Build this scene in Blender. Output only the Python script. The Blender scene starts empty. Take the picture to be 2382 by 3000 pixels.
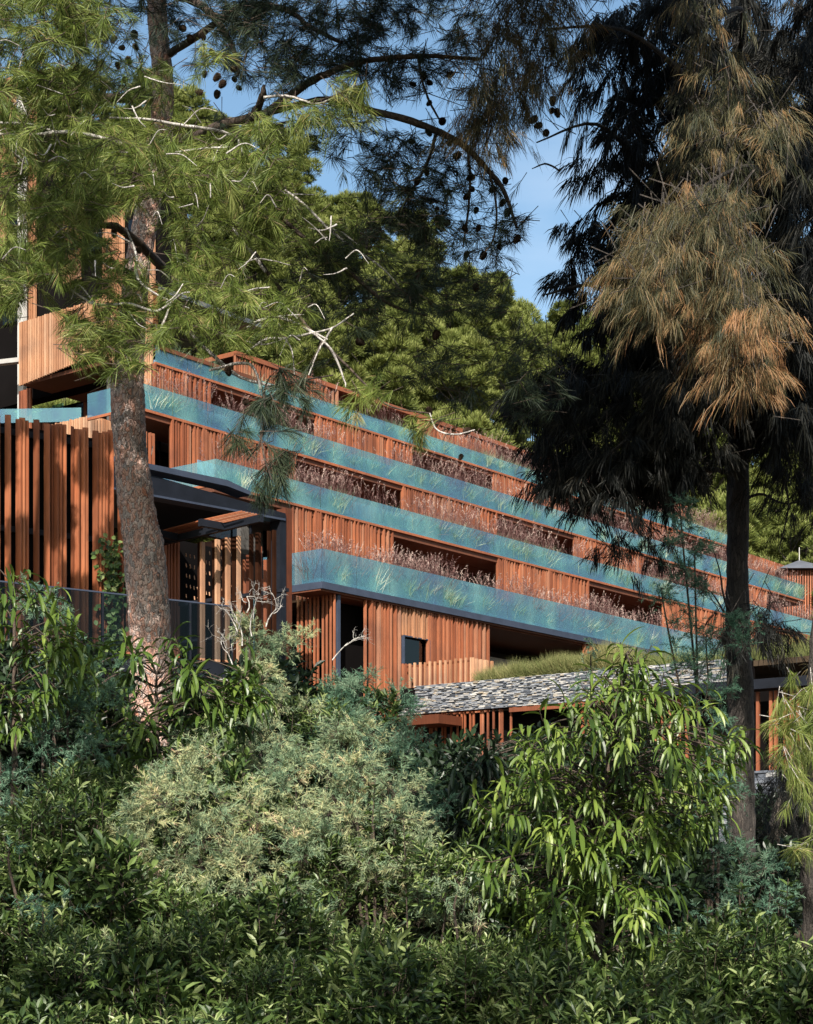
import bpy, math, random
import numpy as np
from mathutils import Vector

# ------------------------------------------------------------------ camera, sky, sun, exposure
SC = bpy.context.scene
COL = SC.collection
CZ = 1.7                       # camera height
F = 3737.0                     # focal length in layout units (photo 1712 units wide)
cam_d = bpy.data.cameras.new('camera'); cam = bpy.data.objects.new('camera', cam_d); COL.objects.link(cam)
cam_d.sensor_fit = 'HORIZONTAL'; cam_d.sensor_width = 36.0; cam_d.lens = 36.0*F/1712.0
cam_d.shift_y = 790.0/1712.0
cam_d.clip_start = 0.1; cam_d.clip_end = 2000
cam.location = (0, 0, CZ); cam.rotation_euler = (math.radians(90), 0, 0)
SC.camera = cam

SUN_EL, SUN_AZ = math.radians(38), math.radians(4)      # sun behind the camera, a little to its left
S = np.array([-math.sin(SUN_AZ)*math.cos(SUN_EL), -math.cos(SUN_AZ)*math.cos(SUN_EL), math.sin(SUN_EL)])
W = bpy.data.worlds.new('World'); SC.world = W; W.use_nodes = True
nt = W.node_tree; bg = nt.nodes['Background']
sky = nt.nodes.new('ShaderNodeTexSky'); sky.sky_type = 'NISHITA'; sky.sun_disc = False
sky.sun_elevation = SUN_EL; sky.sun_rotation = math.pi + SUN_AZ
sky.altitude = 50; sky.air_density = 1.0; sky.dust_density = 3.2; sky.ozone_density = 1.5
tc = nt.nodes.new('ShaderNodeTexCoord'); mp = nt.nodes.new('ShaderNodeMapping'); mp.inputs['Scale'].default_value = (1.5, 1.5, 5.0)
nz = nt.nodes.new('ShaderNodeTexNoise'); nz.inputs['Scale'].default_value = 2.2; nz.inputs['Detail'].default_value = 7
cr = nt.nodes.new('ShaderNodeValToRGB'); cr.color_ramp.elements[0].position = .54; cr.color_ramp.elements[1].position = .80
cr.color_ramp.elements[1].color = (.45, .45, .45, 1)
mx = nt.nodes.new('ShaderNodeMixRGB'); mx.inputs['Color2'].default_value = (7.5, 8.3, 9.5, 1)
nt.links.new(tc.outputs['Generated'], mp.inputs['Vector']); nt.links.new(mp.outputs['Vector'], nz.inputs['Vector'])
nt.links.new(nz.outputs['Fac'], cr.inputs['Fac']); nt.links.new(cr.outputs['Color'], mx.inputs['Fac'])
gr = nt.nodes.new('ShaderNodeMixRGB'); gr.blend_type = 'MULTIPLY'; gr.inputs['Fac'].default_value = 1; gr.inputs['Color2'].default_value = (.98, 1.12, 1.08, 1)
nt.links.new(sky.outputs['Color'], gr.inputs['Color1']); 
sx = nt.nodes.new('ShaderNodeSeparateXYZ'); nt.links.new(tc.outputs['Generated'], sx.inputs[0])
ms = nt.nodes.new('ShaderNodeMapRange'); ms.interpolation_type = 'SMOOTHSTEP'; ms.inputs['From Min'].default_value = .55; ms.inputs['From Max'].default_value = .95
ms.inputs['To Min'].default_value = 1.0; ms.inputs['To Max'].default_value = 1.5; nt.links.new(sx.outputs['Y'], ms.inputs['Value'])   # added boost: sky scaled brighter ahead of the camera
vm = nt.nodes.new('ShaderNodeVectorMath'); vm.operation = 'SCALE'; nt.links.new(gr.outputs['Color'], vm.inputs[0]); nt.links.new(ms.outputs[0], vm.inputs['Scale'])
nt.links.new(vm.outputs[0], mx.inputs['Color1']); nt.links.new(mx.outputs['Color'], bg.inputs['Color'])
bg.inputs['Strength'].default_value = 0.078
sun_d = bpy.data.lights.new('sun', 'SUN'); sun_d.energy = 4.9; sun_d.angle = math.radians(0.5); sun_d.color = (1.0, .93, .84)
sun = bpy.data.objects.new('sun', sun_d); COL.objects.link(sun)
sun.rotation_euler = Vector(S.tolist()).to_track_quat('Z', 'Y').to_euler()
SC.view_settings.view_transform = 'Standard'; SC.view_settings.look = 'None'
SC.view_settings.exposure = 0.76; SC.view_settings.gamma = 1.0
SC.render.engine = 'CYCLES'
SC.cycles.max_bounces = 6; SC.cycles.transparent_max_bounces = 12
SC.cycles.diffuse_bounces = 2; SC.cycles.glossy_bounces = 2; SC.cycles.transmission_bounces = 3

R = np.random.default_rng(7)
random.seed(7)

# ------------------------------------------------------------------ helpers
def PD(x, y, d):               # layout point (units of the 1712 x 2156 picture) at distance d -> world
    x = np.asarray(x, float); y = np.asarray(y, float); d = np.asarray(d, float)
    return np.stack(np.broadcast_arrays((x-856)/F*d, d, CZ+(1868-y)/F*d), -1)

def link(o, parent=None):
    COL.objects.link(o)
    if parent: o.parent = parent
    return o

def mesh_from(name, V, Fc, mat, tint=None, smooth=False):
    """V (n,3) ; Fc list of (m,k) int arrays"""
    me = bpy.data.meshes.new(name)
    V = np.ascontiguousarray(V, dtype=np.float32)
    me.vertices.add(len(V)); me.vertices.foreach_set('co', V.ravel())
    if not isinstance(Fc, list): Fc = [Fc]
    loops = np.concatenate([f.ravel() for f in Fc]).astype(np.int32)
    cnt = np.concatenate([np.full(len(f), f.shape[1]) for f in Fc])
    st = np.concatenate([[0], np.cumsum(cnt)[:-1]]).astype(np.int32)
    me.loops.add(len(loops)); me.loops.foreach_set('vertex_index', loops)
    me.polygons.add(len(cnt)); me.polygons.foreach_set('loop_start', st)
    me.polygons.foreach_set('loop_total', cnt.astype(np.int32))
    me.polygons.foreach_set('use_smooth', np.full(len(cnt), bool(smooth)))
    if tint is not None:
        a = me.attributes.new('tint', 'FLOAT', 'POINT'); a.data.foreach_set('value', np.asarray(tint, np.float32))
    me.materials.append(mat)
    me.update(calc_edges=True)
    return me

class MB:
    """collects geometry in world space; build() links it as ONE mesh object, relative to its parent's location"""
    def __init__(s): s.V = []; s.Q = []; s.T = []; s.t = []; s.n = 0
    def add(s, V, Q=None, T=None, tint=0.5):
        V = np.asarray(V, float).reshape(-1, 3)
        if Q is not None: s.Q.append(np.asarray(Q, int).reshape(-1, 4)+s.n)
        if T is not None: s.T.append(np.asarray(T, int).reshape(-1, 3)+s.n)
        s.V.append(V); s.t.append(np.broadcast_to(np.asarray(tint, float), (len(V),))); s.n += len(V)
        return s
    def build(s, name, mat, parent=None, smooth=False):
        V = np.concatenate(s.V); fc = []
        if s.Q: fc.append(np.concatenate(s.Q))
        if s.T: fc.append(np.concatenate(s.T))
        if parent is not None: V = V-np.array(wloc(parent))
        me = mesh_from(name, V, fc, mat, np.concatenate(s.t), smooth)
        return link(bpy.data.objects.new(name, me), parent)

def wloc(o):
    v = np.zeros(3)
    while o is not None: v += np.array(o.location); o = o.parent
    return v

def tag(o, label=None, cat=None, group=None, kind=None):
    if label: o['label'] = label
    if cat: o['category'] = cat
    if group: o['group'] = group
    if kind: o['kind'] = kind
    return o

def empty(name, loc, label, cat, group=None):
    o = bpy.data.objects.new(name, None); o.location = tuple(float(c) for c in loc); o.empty_display_size = .3
    link(o); return tag(o, label, cat, group)

BQ = np.array([[0,3,2,1],[4,5,6,7],[0,1,5,4],[1,2,6,5],[2,3,7,6],[3,0,4,7]])
def hexes(mb, C, tint=.5):      # C (n,8,3) box corners: 4 bottom ccw, 4 top
    C = np.asarray(C, float); n = len(C)
    Q = (np.arange(n)[:, None, None]*8+BQ[None]).reshape(-1, 4)
    t = np.repeat(np.broadcast_to(np.asarray(tint, float), (n,)), 8)
    mb.add(C.reshape(-1, 3), Q, tint=t)

# building frame: u runs along the facade away to the right, w into the hill
ang = math.atan((3773-856)/F)
D1 = np.array([math.sin(ang), math.cos(ang)]); NB = np.array([-math.cos(ang), math.sin(ang)])
O = np.array([-2.766, 58.0])
def uw(u, w, z):
    u, w, z = np.broadcast_arrays(np.asarray(u, float), np.asarray(w, float), np.asarray(z, float))
    return np.stack([O[0]+u*D1[0]+w*NB[0], O[1]+u*D1[1]+w*NB[1], z], -1)
def ray(px, py): return np.array([(px-1191)/5200., 1., (2600-py)/5200.])
def onw(px, py, w):             # full-size photo position on the plane of constant w -> (u, z)
    r = ray(px, py); t = (O@NB+w)/(r[:2]@NB); p = r*t
    return float((p[:2]-O)@D1), float(p[2]+CZ)
def onu(px, py, u):             # ... on the plane of constant u -> (w, z)
    r = ray(px, py); t = (O@D1+u)/(r[:2]@D1); p = r*t
    return float((p[:2]-O)@NB), float(p[2]+CZ)
def U(px, w): return onw(px, 1500, w)[0]
def ubox(mb, u0, u1, w0, w1, z0, z1, tint=.5):
    u0,u1,w0,w1,z0,z1 = [np.atleast_1d(np.asarray(a, float)) for a in np.broadcast_arrays(u0,u1,w0,w1,z0,z1)]
    C = np.stack([uw(u0,w0,z0),uw(u1,w0,z0),uw(u1,w1,z0),uw(u0,w1,z0),uw(u0,w0,z1),uw(u1,w0,z1),uw(u1,w1,z1),uw(u0,w1,z1)], 1)
    hexes(mb, C, tint)
def obox(mb, p0, p1, thick, z0a, z1a, z0b=None, z1b=None, tint=.5):
    """upright slab from plan point p0 to p1, given heights at both ends, thickness behind it"""
    p0 = np.array(p0, float)[:2]; p1 = np.array(p1, float)[:2]; d = p1-p0; d /= np.linalg.norm(d)
    n = np.array([-d[1], d[0]])*thick
    z0b = z0a if z0b is None else z0b; z1b = z1a if z1b is None else z1b
    q = [(*p0, z0a), (*p1, z0b), (*(p1+n), z0b), (*(p0+n), z0a), (*p0, z1a), (*p1, z1b), (*(p1+n), z1b), (*(p0+n), z1a)]
    hexes(mb, np.array(q)[None], tint)

def smooth_line(P, n):
    P = np.asarray(P, float); m = len(P)
    if m < 3:
        t = np.linspace(0, 1, n)[:, None]; return P[0]*(1-t)+P[-1]*t
    Q = np.vstack([2*P[0]-P[1], P, 2*P[-1]-P[-2]])
    out = []
    for tt in np.linspace(0, m-1-1e-6, n):
        i = int(tt); t = tt-i; a, b, c, d = Q[i], Q[i+1], Q[i+2], Q[i+3]
        out.append(.5*((2*b)+(-a+c)*t+(2*a-5*b+4*c-d)*t*t+(-a+3*b-3*c+d)*t**3))
    return np.array(out)

def tube(mb, P, r, k=6, tint=.5, rough=0., wob=0.):
    P = np.asarray(P, float); n = len(P); r = np.broadcast_to(np.asarray(r, float), (n,))
    T = np.gradient(P, axis=0); T /= np.linalg.norm(T, axis=1)[:, None]+1e-9
    ref = np.array([.3, -1, .15]); A = np.cross(T, ref); A /= np.linalg.norm(A, axis=1)[:, None]+1e-9; B = np.cross(T, A)
    a = np.linspace(0, 2*math.pi, k, endpoint=False)
    if rough and n > 60:      # smooth swellings plus finer plates
        g1 = R.standard_normal((n, k)); g2 = R.standard_normal((n, k))
        for _ in range(30): g1 = (g1+np.roll(g1, 1, 1)+np.roll(g1, -1, 1)+np.vstack([g1[:1], g1[:-1]])+np.vstack([g1[1:], g1[-1:]]))/5
        for _ in range(2): g2 = (g2+np.roll(g2, 1, 1)+np.vstack([g2[1:], g2[-1:]]))/3
        rr = r[:, None]*(1+rough*(1.6*g1/g1.std()+1.0*g2/g2.std()))
    else: rr = r[:, None]*(1+rough*R.standard_normal((n, k)))
    V = P[:, None]+rr[..., None]*(np.cos(a)[None, :, None]*A[:, None]+np.sin(a)[None, :, None]*B[:, None])
    i = np.arange(n-1)[:, None]*k; j = np.arange(k)[None]; j2 = (j+1) % k
    Q = np.stack([i+j, i+j2, i+k+j2, i+k+j], -1).reshape(-1, 4)
    mb.add(V.reshape(-1, 3), Q, tint=tint)

def tubes3(mb, A, B, ra, rb, tint=.5):     # many thin straight twigs at once
    A = np.asarray(A, float); B = np.asarray(B, float); n = len(A)
    T = B-A; T /= np.linalg.norm(T, axis=1)[:, None]+1e-9
    U_ = np.cross(T, [.2, -1, .3]); U_ /= np.linalg.norm(U_, axis=1)[:, None]+1e-9; V_ = np.cross(T, U_)
    ang3 = np.array([0, 2.09, 4.19]); c = np.cos(ang3)[None, :, None]; s_ = np.sin(ang3)[None, :, None]
    off = c*U_[:, None]+s_*V_[:, None]
    P = np.concatenate([A[:, None]+off*ra, B[:, None]+off*rb], 1)
    q = np.array([[0,1,4,3],[1,2,5,4],[2,0,3,5]])
    mb.add(P.reshape(-1, 3), (np.arange(n)[:, None, None]*6+q[None]).reshape(-1, 4), tint=tint)

def unit(v): return v/(np.linalg.norm(v, axis=-1, keepdims=True)+1e-9)

def blades(mb, B, Dr, L, Wd, bend=0.3, tint=.5):
    """thin two-joint blades (needles, grass, twiglets)"""
    B = np.asarray(B, float); n = len(B); Dr = unit(np.asarray(Dr, float))
    L = np.broadcast_to(L, (n,)).astype(float)[:, None]; Wd = np.broadcast_to(Wd, (n,)).astype(float)[:, None]
    bend = np.broadcast_to(bend, (n,)).astype(float)[:, None]
    side = unit(np.cross(Dr, R.standard_normal((n, 3))))*Wd*.5
    M = B+Dr*L*.5+np.array([0, 0, -1.])*bend*L*.2; D2 = unit(Dr+np.array([0, 0, -1.])*bend); Tp = M+D2*L*.5
    V = np.stack([B-side*.7, B+side*.7, M+side, M-side, Tp], 1)
    T = np.array([[0,1,2],[0,2,3],[3,2,4]])
    tint = np.repeat(np.broadcast_to(tint, (n,)), 5)
    mb.add(V.reshape(-1, 3), T=(np.arange(n)[:, None, None]*5+T[None]).reshape(-1, 3), tint=tint)

def leaves(mb, B, Dr, Nn, L, Wd, droop=.3, seg=4, fold=.25, tint=.5, tipw=.03):
    """broad leaves: nseg cross sections of three points, folded along the midrib, curving down"""
    B = np.asarray(B, float); n = len(B); Dr = unit(np.asarray(Dr, float))
    L = np.broadcast_to(L, (n,)).astype(float)[:, None]; Wd = np.broadcast_to(Wd, (n,)).astype(float)[:, None]
    droop = np.broadcast_to(droop, (n,)).astype(float)[:, None]
    side = unit(np.cross(Dr, Nn)); up = unit(np.cross(side, Dr))
    rows = []; P = B.copy(); d = Dr.copy()
    for k in range(seg+1):
        t = k/seg; wv = max(math.sin(math.pi*(t*.88+.06))**.8, tipw) if 0 < k < seg else (.12 if k == 0 else tipw)
        nrm = unit(np.cross(side, d))
        rows += [P-side*Wd*wv*.5+nrm*Wd*wv*fold, P, P+side*Wd*wv*.5+nrm*Wd*wv*fold]
        d = unit(d+np.array([0, 0, -1.])*droop/seg); P = P+d*L/seg
    V = np.stack(rows, 1); q = []
    for k in range(seg):
        a = 3*k; q += [[a, a+1, a+4, a+3], [a+1, a+2, a+5, a+4]]
    q = np.array(q); m = 3*(seg+1)
    mb.add(V.reshape(-1, 3), (np.arange(n)[:, None, None]*m+q[None]).reshape(-1, 4), tint=np.repeat(np.broadcast_to(tint, (n,)), m))

def inpoly(x, y, poly):
    c = np.zeros(len(x), bool); p = np.asarray(poly, float); j = len(p)-1
    for i in range(len(p)):
        xi, yi = p[i]; xj, yj = p[j]
        c ^= ((yi > y) != (yj > y)) & (x < (xj-xi)*(y-yi)/(yj-yi+1e-9)+xi); j = i
    return c
def scatter(poly, n):
    p = np.asarray(poly, float); lo = p.min(0); hi = p.max(0); X = []; c = 0
    while c < n:
        x = R.uniform(lo[0], hi[0], 4*n); y = R.uniform(lo[1], hi[1], 4*n); k = inpoly(x, y, p)
        X.append(np.stack([x[k], y[k]], 1)); c += k.sum()
    return np.concatenate(X)[:n]

# ------------------------------------------------------------------ materials
def newmat(name):
    m = bpy.data.materials.new(name); m.use_nodes = True
    return m, m.node_tree, m.node_tree.nodes['Principled BSDF']
def ramp(nt, cols, fac):
    r = nt.nodes.new('ShaderNodeValToRGB'); e = r.color_ramp.elements
    while len(e) < len(cols): e.new(.5)
    for i, (p, c) in enumerate(cols): e[i].position = p; e[i].color = (*c, 1)
    nt.links.new(fac, r.inputs['Fac']); return r.outputs['Color']
def noise(nt, scale, detail=4, vec=None, sc=None):
    n = nt.nodes.new('ShaderNodeTexNoise'); n.inputs['Scale'].default_value = scale; n.inputs['Detail'].default_value = detail
    g = nt.nodes.new('ShaderNodeNewGeometry'); src = vec or g.outputs['Position']
    if sc:
        mpn = nt.nodes.new('ShaderNodeMapping'); mpn.inputs['Scale'].default_value = sc
        nt.links.new(src, mpn.inputs['Vector']); src = mpn.outputs['Vector']
    nt.links.new(src, n.inputs['Vector']); return n.outputs['Fac']
def bump(nt, b, h, strength=.5, dist=.02):
    bn = nt.nodes.new('ShaderNodeBump'); bn.inputs['Strength'].default_value = strength; bn.inputs['Distance'].default_value = dist
    nt.links.new(h, bn.inputs['Height']); nt.links.new(bn.outputs['Normal'], b.inputs['Normal'])
def mult(nt, a, b, f=1.0):
    m = nt.nodes.new('ShaderNodeMixRGB'); m.blend_type = 'MULTIPLY'; m.inputs['Fac'].default_value = f
    nt.links.new(a, m.inputs['Color1']); nt.links.new(b, m.inputs['Color2']); return m.outputs['Color']
def attr(nt): a = nt.nodes.new('ShaderNodeAttribute'); a.attribute_name = 'tint'; return a.outputs['Fac']

def mat_leaf(name, cols, rough=.5, transl=.25, spec=.4):
    m, nt, b = newmat(name); c = ramp(nt, cols, attr(nt))
    nt.links.new(c, b.inputs['Base Color']); b.inputs['Roughness'].default_value = rough
    b.inputs['Specular IOR Level'].default_value = spec
    if transl > 0:
        t = nt.nodes.new('ShaderNodeBsdfTranslucent'); nt.links.new(c, t.inputs['Color'])
        x = nt.nodes.new('ShaderNodeMixShader'); x.inputs['Fac'].default_value = transl
        o = nt.nodes['Material Output']; nt.links.new(b.outputs[0], x.inputs[1]); nt.links.new(t.outputs[0], x.inputs[2])
        nt.links.new(x.outputs[0], o.inputs['Surface'])
    return m
def mat_wood(name, cols, rough=.6):
    m, nt, b = newmat(name); c = ramp(nt, cols, attr(nt))
    n = noise(nt, 3.0, 5, sc=(6, 6, .6)); c2 = ramp(nt, [(.3, (.80, .76, .74)), (.7, (1.06, 1.06, 1.06))], n)
    c3 = ramp(nt, [(.32, (.66, .70, .78)), (.5, (.95, .95, .95)), (.7, (1.12, 1.05, .98))], noise(nt, .45, 4, sc=(1, 1, 1.6)))
    nt.links.new(mult(nt, mult(nt, c, c2), c3), b.inputs['Base Color']); b.inputs['Roughness'].default_value = rough
    b.inputs['Specular IOR Level'].default_value = .3
    return m
def mat_plain(name, col, rough=.5, metal=0., var=.25, scale=3.):
    m, nt, b = newmat(name); n = noise(nt, scale, 5)
    c = ramp(nt, [(.25, tuple(v*(1-var) for v in col)), (.75, tuple(min(1, v*(1+var)) for v in col))], n)
    nt.links.new(c, b.inputs['Base Color']); b.inputs['Roughness'].default_value = rough; b.inputs['Metallic'].default_value = metal
    b.inputs['Specular IOR Level'].default_value = .02 if max(col) < .03 and rough > .85 else (.2 if max(col) < .12 else .4)
    return m
def mat_bark(name, cols, scale, bs=.9, stretch=.35, dist=.03):
    m, nt, b = newmat(name)
    g = nt.nodes.new('ShaderNodeNewGeometry'); mpn = nt.nodes.new('ShaderNodeMapping'); mpn.inputs['Scale'].default_value = (1, 1, stretch)
    nt.links.new(g.outputs['Position'], mpn.inputs['Vector'])
    nn = nt.nodes.new('ShaderNodeTexNoise'); nn.inputs['Scale'].default_value = scale*.6; nn.inputs['Detail'].default_value = 4
    nt.links.new(mpn.outputs['Vector'], nn.inputs['Vector'])
    ad = nt.nodes.new('ShaderNodeVectorMath'); ad.operation = 'MULTIPLY_ADD'
    ad.inputs[1].default_value = (.12, .12, .12); nt.links.new(nn.outputs['Color'], ad.inputs[0]); nt.links.new(mpn.outputs['Vector'], ad.inputs[2])
    v = nt.nodes.new('ShaderNodeTexVoronoi'); v.inputs['Scale'].default_value = scale; v.feature = 'DISTANCE_TO_EDGE'
    nt.links.new(ad.outputs[0], v.inputs['Vector'])
    v2 = nt.nodes.new('ShaderNodeTexVoronoi'); v2.inputs['Scale'].default_value = scale; nt.links.new(ad.outputs[0], v2.inputs['Vector'])
    sep = nt.nodes.new('ShaderNodeSeparateColor'); nt.links.new(v2.outputs['Color'], sep.inputs[0])
    mixf = nt.nodes.new('ShaderNodeMath'); mixf.operation = 'MULTIPLY_ADD'; mixf.inputs[1].default_value = .45
    nt.links.new(sep.outputs[0], mixf.inputs[0])
    h2 = nt.nodes.new('ShaderNodeMath'); h2.operation = 'MULTIPLY'; h2.inputs[1].default_value = .55
    nt.links.new(noise(nt, 2.2, 6), h2.inputs[0]); nt.links.new(h2.outputs[0], mixf.inputs[2])
    c = ramp(nt, cols, mixf.outputs[0])
    crk = ramp(nt, [(0., (.20, .16, .14)), (.09, (1, 1, 1))], v.outputs['Distance'])
    nt.links.new(mult(nt, c, crk), b.inputs['Base Color']); b.inputs['Roughness'].default_value = .85
    hh = nt.nodes.new('ShaderNodeMath'); hh.operation = 'MULTIPLY_ADD'; hh.inputs[1].default_value = 1.6
    nt.links.new(v.outputs['Distance'], hh.inputs[0]); nt.links.new(noise(nt, scale*3, 4), hh.inputs[2])
    bump(nt, b, hh.outputs[0], bs, dist)
    return m

M = {}
M['cedar'] = mat_wood('cedar slats', [(0, (.13, .042, .022)), (.4, (.27, .090, .044)), (.8, (.38, .135, .066)), (1, (.37, .185, .115))])
M['pale_cedar'] = mat_wood('weathered cedar', [(0, (.30, .135, .07)), (.5, (.44, .22, .12)), (1, (.56, .33, .20))])
M['dark_cedar'] = mat_wood('red brown boards', [(0, (.08, .022, .010)), (.5, (.15, .045, .018)), (1, (.22, .07, .03))], .7)
M['soffit'] = mat_wood('soffit boards', [(0, (.12, .045, .025)), (1, (.2, .075, .04))], .6)
M['black_steel'] = mat_plain('black steel', (.010, .012, .018), .6, .0, .35, 2.)
M['grey_steel'] = mat_plain('blue grey metal', (.045, .056, .085), .5, .0, .2, 2.)
M['white_paint'] = mat_plain('pale render', (.52, .50, .47), .8, 0, .1, 1.5)
M['concrete'] = mat_plain('pale concrete', (.36, .34, .32), .85, 0, .15, 2.5)
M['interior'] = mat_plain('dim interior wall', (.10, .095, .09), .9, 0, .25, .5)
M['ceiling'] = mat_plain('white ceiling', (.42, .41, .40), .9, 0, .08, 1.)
M['dark_void'] = mat_plain('shade black void', (.007, .006, .006), .95, 0, .3, .5)  # near black colour stands in for shade in recesses and gaps
M['soil'] = mat_plain('soil and litter', (.055, .038, .024), .95, 0, .5, 1.2)
M['hill'] = mat_plain('pine litter slope', (.05, .045, .025), .95, 0, .5, .3)
M['roof_grey'] = mat_plain('grey roof sheet', (.14, .15, .18), .5, .2, .2, 1.)

def mat_glass():
    m, nt, b = newmat('teal glass'); o = nt.nodes['Material Output']
    tr = nt.nodes.new('ShaderNodeBsdfTransparent'); tr.inputs['Color'].default_value = (.64, .84, .86, 1)
    df = nt.nodes.new('ShaderNodeBsdfDiffuse')
    c = ramp(nt, [(.34, (.17, .27, .46)), (.5, (.21, .45, .53)), (.68, (.42, .76, .72))], noise(nt, .7, 5, sc=(1, 1, .6)))
    nt.links.new(c, df.inputs['Color'])
    gl = nt.nodes.new('ShaderNodeBsdfGlossy'); gl.inputs['Roughness'].default_value = .03; gl.inputs['Color'].default_value = (.8, .92, 1, 1)
    a = nt.nodes.new('ShaderNodeMixShader'); a.inputs['Fac'].default_value = .21
    nt.links.new(tr.outputs[0], a.inputs[1]); nt.links.new(df.outputs[0], a.inputs[2])
    fr = nt.nodes.new('ShaderNodeLayerWeight'); fr.inputs['Blend'].default_value = .5
    pw_ = nt.nodes.new('ShaderNodeMath'); pw_.operation = 'POWER'; pw_.inputs[1].default_value = 2.2; nt.links.new(fr.outputs['Facing'], pw_.inputs[0])
    ml = nt.nodes.new('ShaderNodeMath'); ml.operation = 'MULTIPLY_ADD'; ml.inputs[1].default_value = .5; ml.inputs[2].default_value = .05; nt.links.new(pw_.outputs[0], ml.inputs[0])
    b2 = nt.nodes.new('ShaderNodeMixShader'); nt.links.new(ml.outputs[0], b2.inputs['Fac'])
    nt.links.new(a.outputs[0], b2.inputs[1]); nt.links.new(gl.outputs[0], b2.inputs[2]); nt.links.new(b2.outputs[0], o.inputs['Surface'])
    return m
def mat_clear(name, col, fac):
    m, nt, b = newmat(name); o = nt.nodes['Material Output']
    tr = nt.nodes.new('ShaderNodeBsdfTransparent'); tr.inputs['Color'].default_value = (*col, 1)
    gl = nt.nodes.new('ShaderNodeBsdfGlossy'); gl.inputs['Roughness'].default_value = .02
    x = nt.nodes.new('ShaderNodeMixShader'); x.inputs['Fac'].default_value = fac
    nt.links.new(tr.outputs[0], x.inputs[1]); nt.links.new(gl.outputs[0], x.inputs[2]); nt.links.new(x.outputs[0], o.inputs['Surface'])
    return m
M['glass'] = mat_glass()
M['rail_glass'] = mat_clear('smoked glass', (.55, .62, .68), .02)
M['window'] = mat_clear('window glass', (.25, .3, .36), .10)
def mat_stone():
    m, nt, b = newmat('dry stack slate')
    tcn = nt.nodes.new('ShaderNodeAttribute'); tcn.attribute_name = 'tint'
    c = ramp(nt, [(0, (.06, .068, .085)), (.3, (.16, .18, .22)), (.55, (.30, .315, .345)), (.75, (.48, .47, .46)), (.87, (.40, .33, .24)), (1, (.60, .58, .55))], tcn.outputs['Fac'])
    n = ramp(nt, [(.3, (.55, .55, .55)), (.7, (1.1, 1.1, 1.1))], noise(nt, 9, 4, sc=(1, 1, 4)))
    nt.links.new(mult(nt, c, n), b.inputs['Base Color']); b.inputs['Roughness'].default_value = .8
    bump(nt, b, noise(nt, 30, 4), .5, .01); return m
M['stone'] = mat_stone()
M['pine_bark'] = mat_bark('red pine bark', [(.2, (.24, .19, .17)), (.38, (.62, .51, .46)), (.48, (.68, .35, .25)), (.58, (.80, .62, .54)), (.78, (.60, .25, .15))], 26, 1.0, .5, .03)
M['dark_bark'] = mat_bark('dark furrowed bark', [(.2, (.022, .018, .015)), (.6, (.055, .045, .038)), (.8, (.10, .08, .065))], 26, .8, .22, .02)
M['grey_twig'] = mat_bark('pale grey twig bark', [(.2, (.20, .18, .17)), (.5, (.46, .43, .40)), (.75, (.62, .59, .55))], 40, .4, .4, .005)
M['brown_twig'] = mat_bark('brown twig bark', [(.2, (.03, .022, .018)), (.7, (.10, .07, .05))], 40, .4, .4, .005)
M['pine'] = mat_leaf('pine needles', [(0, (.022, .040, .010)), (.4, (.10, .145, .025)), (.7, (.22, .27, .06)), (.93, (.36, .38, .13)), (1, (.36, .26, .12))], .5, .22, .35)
M['shaded_pine'] = mat_leaf('shade darkened pine needles', [(0, (.008, .014, .011)), (.5, (.024, .040, .024)), (1, (.07, .09, .04))], .55, .15, .3)  # darker copy of the pine needles, shade put into the colour
M['far_pine'] = mat_leaf('hillside pine foliage', [(0, (.04, .055, .012)), (.45, (.125, .155, .034)), (.8, (.24, .265, .07)), (1, (.32, .32, .13))], .6, .15, .25)
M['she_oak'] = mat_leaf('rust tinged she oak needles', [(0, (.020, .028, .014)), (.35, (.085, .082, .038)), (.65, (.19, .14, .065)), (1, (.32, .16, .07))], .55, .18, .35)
M['she_shaded'] = mat_leaf('shade darkened she oak needles', [(0, (.003, .004, .004)), (.6, (.009, .010, .008)), (1, (.028, .024, .015))], .6, .1, .25)  # near black copy of the she oak needles for its shaded parts
M['tamarisk'] = mat_leaf('feathery grey green foliage', [(0, (.12, .21, .13)), (.4, (.25, .34, .20)), (.65, (.42, .47, .26)), (.88, (.60, .56, .28)), (1, (.66, .50, .34))], .65, .3, .2)
M['tam_blue'] = mat_leaf('feathery blue green foliage', [(0, (.05, .12, .08)), (.6, (.14, .26, .17)), (1, (.27, .38, .25))], .65, .3, .2)
M['fig'] = mat_leaf('long glossy fig leaves', [(0, (.018, .040, .010)), (.5, (.065, .115, .018)), (.85, (.145, .205, .035)), (1, (.22, .28, .06))], .40, .2, .45)
M['laurel'] = mat_leaf('small dark green shrub leaves', [(0, (.008, .018, .006)), (.45, (.034, .064, .016)), (.8, (.11, .165, .04)), (1, (.26, .31, .12))], .42, .15, .4)
M['dark_leaf'] = mat_leaf('deep green shrub leaves', [(0, (.010, .02, .010)), (1, (.03, .055, .022))], .4, .1, .4)
M['grass'] = mat_leaf('terrace grass', [(0, (.06, .13, .08)), (.35, (.22, .34, .20)), (.7, (.55, .64, .44)), (1, (.85, .86, .68))], .6, .3, .2)
M['plume'] = mat_leaf('purple brown grass plumes', [(0, (.09, .045, .045)), (.6, (.26, .14, .125)), (1, (.62, .47, .40))], .7, .3, .2)
M['dry_grass'] = mat_leaf('roof grass', [(0, (.07, .10, .03)), (.5, (.20, .22, .08)), (1, (.48, .42, .20))], .7, .3, .2)
M['cone'] = mat_plain('pine cone', (.045, .028, .018), .8, 0, .4, 30.)

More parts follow.
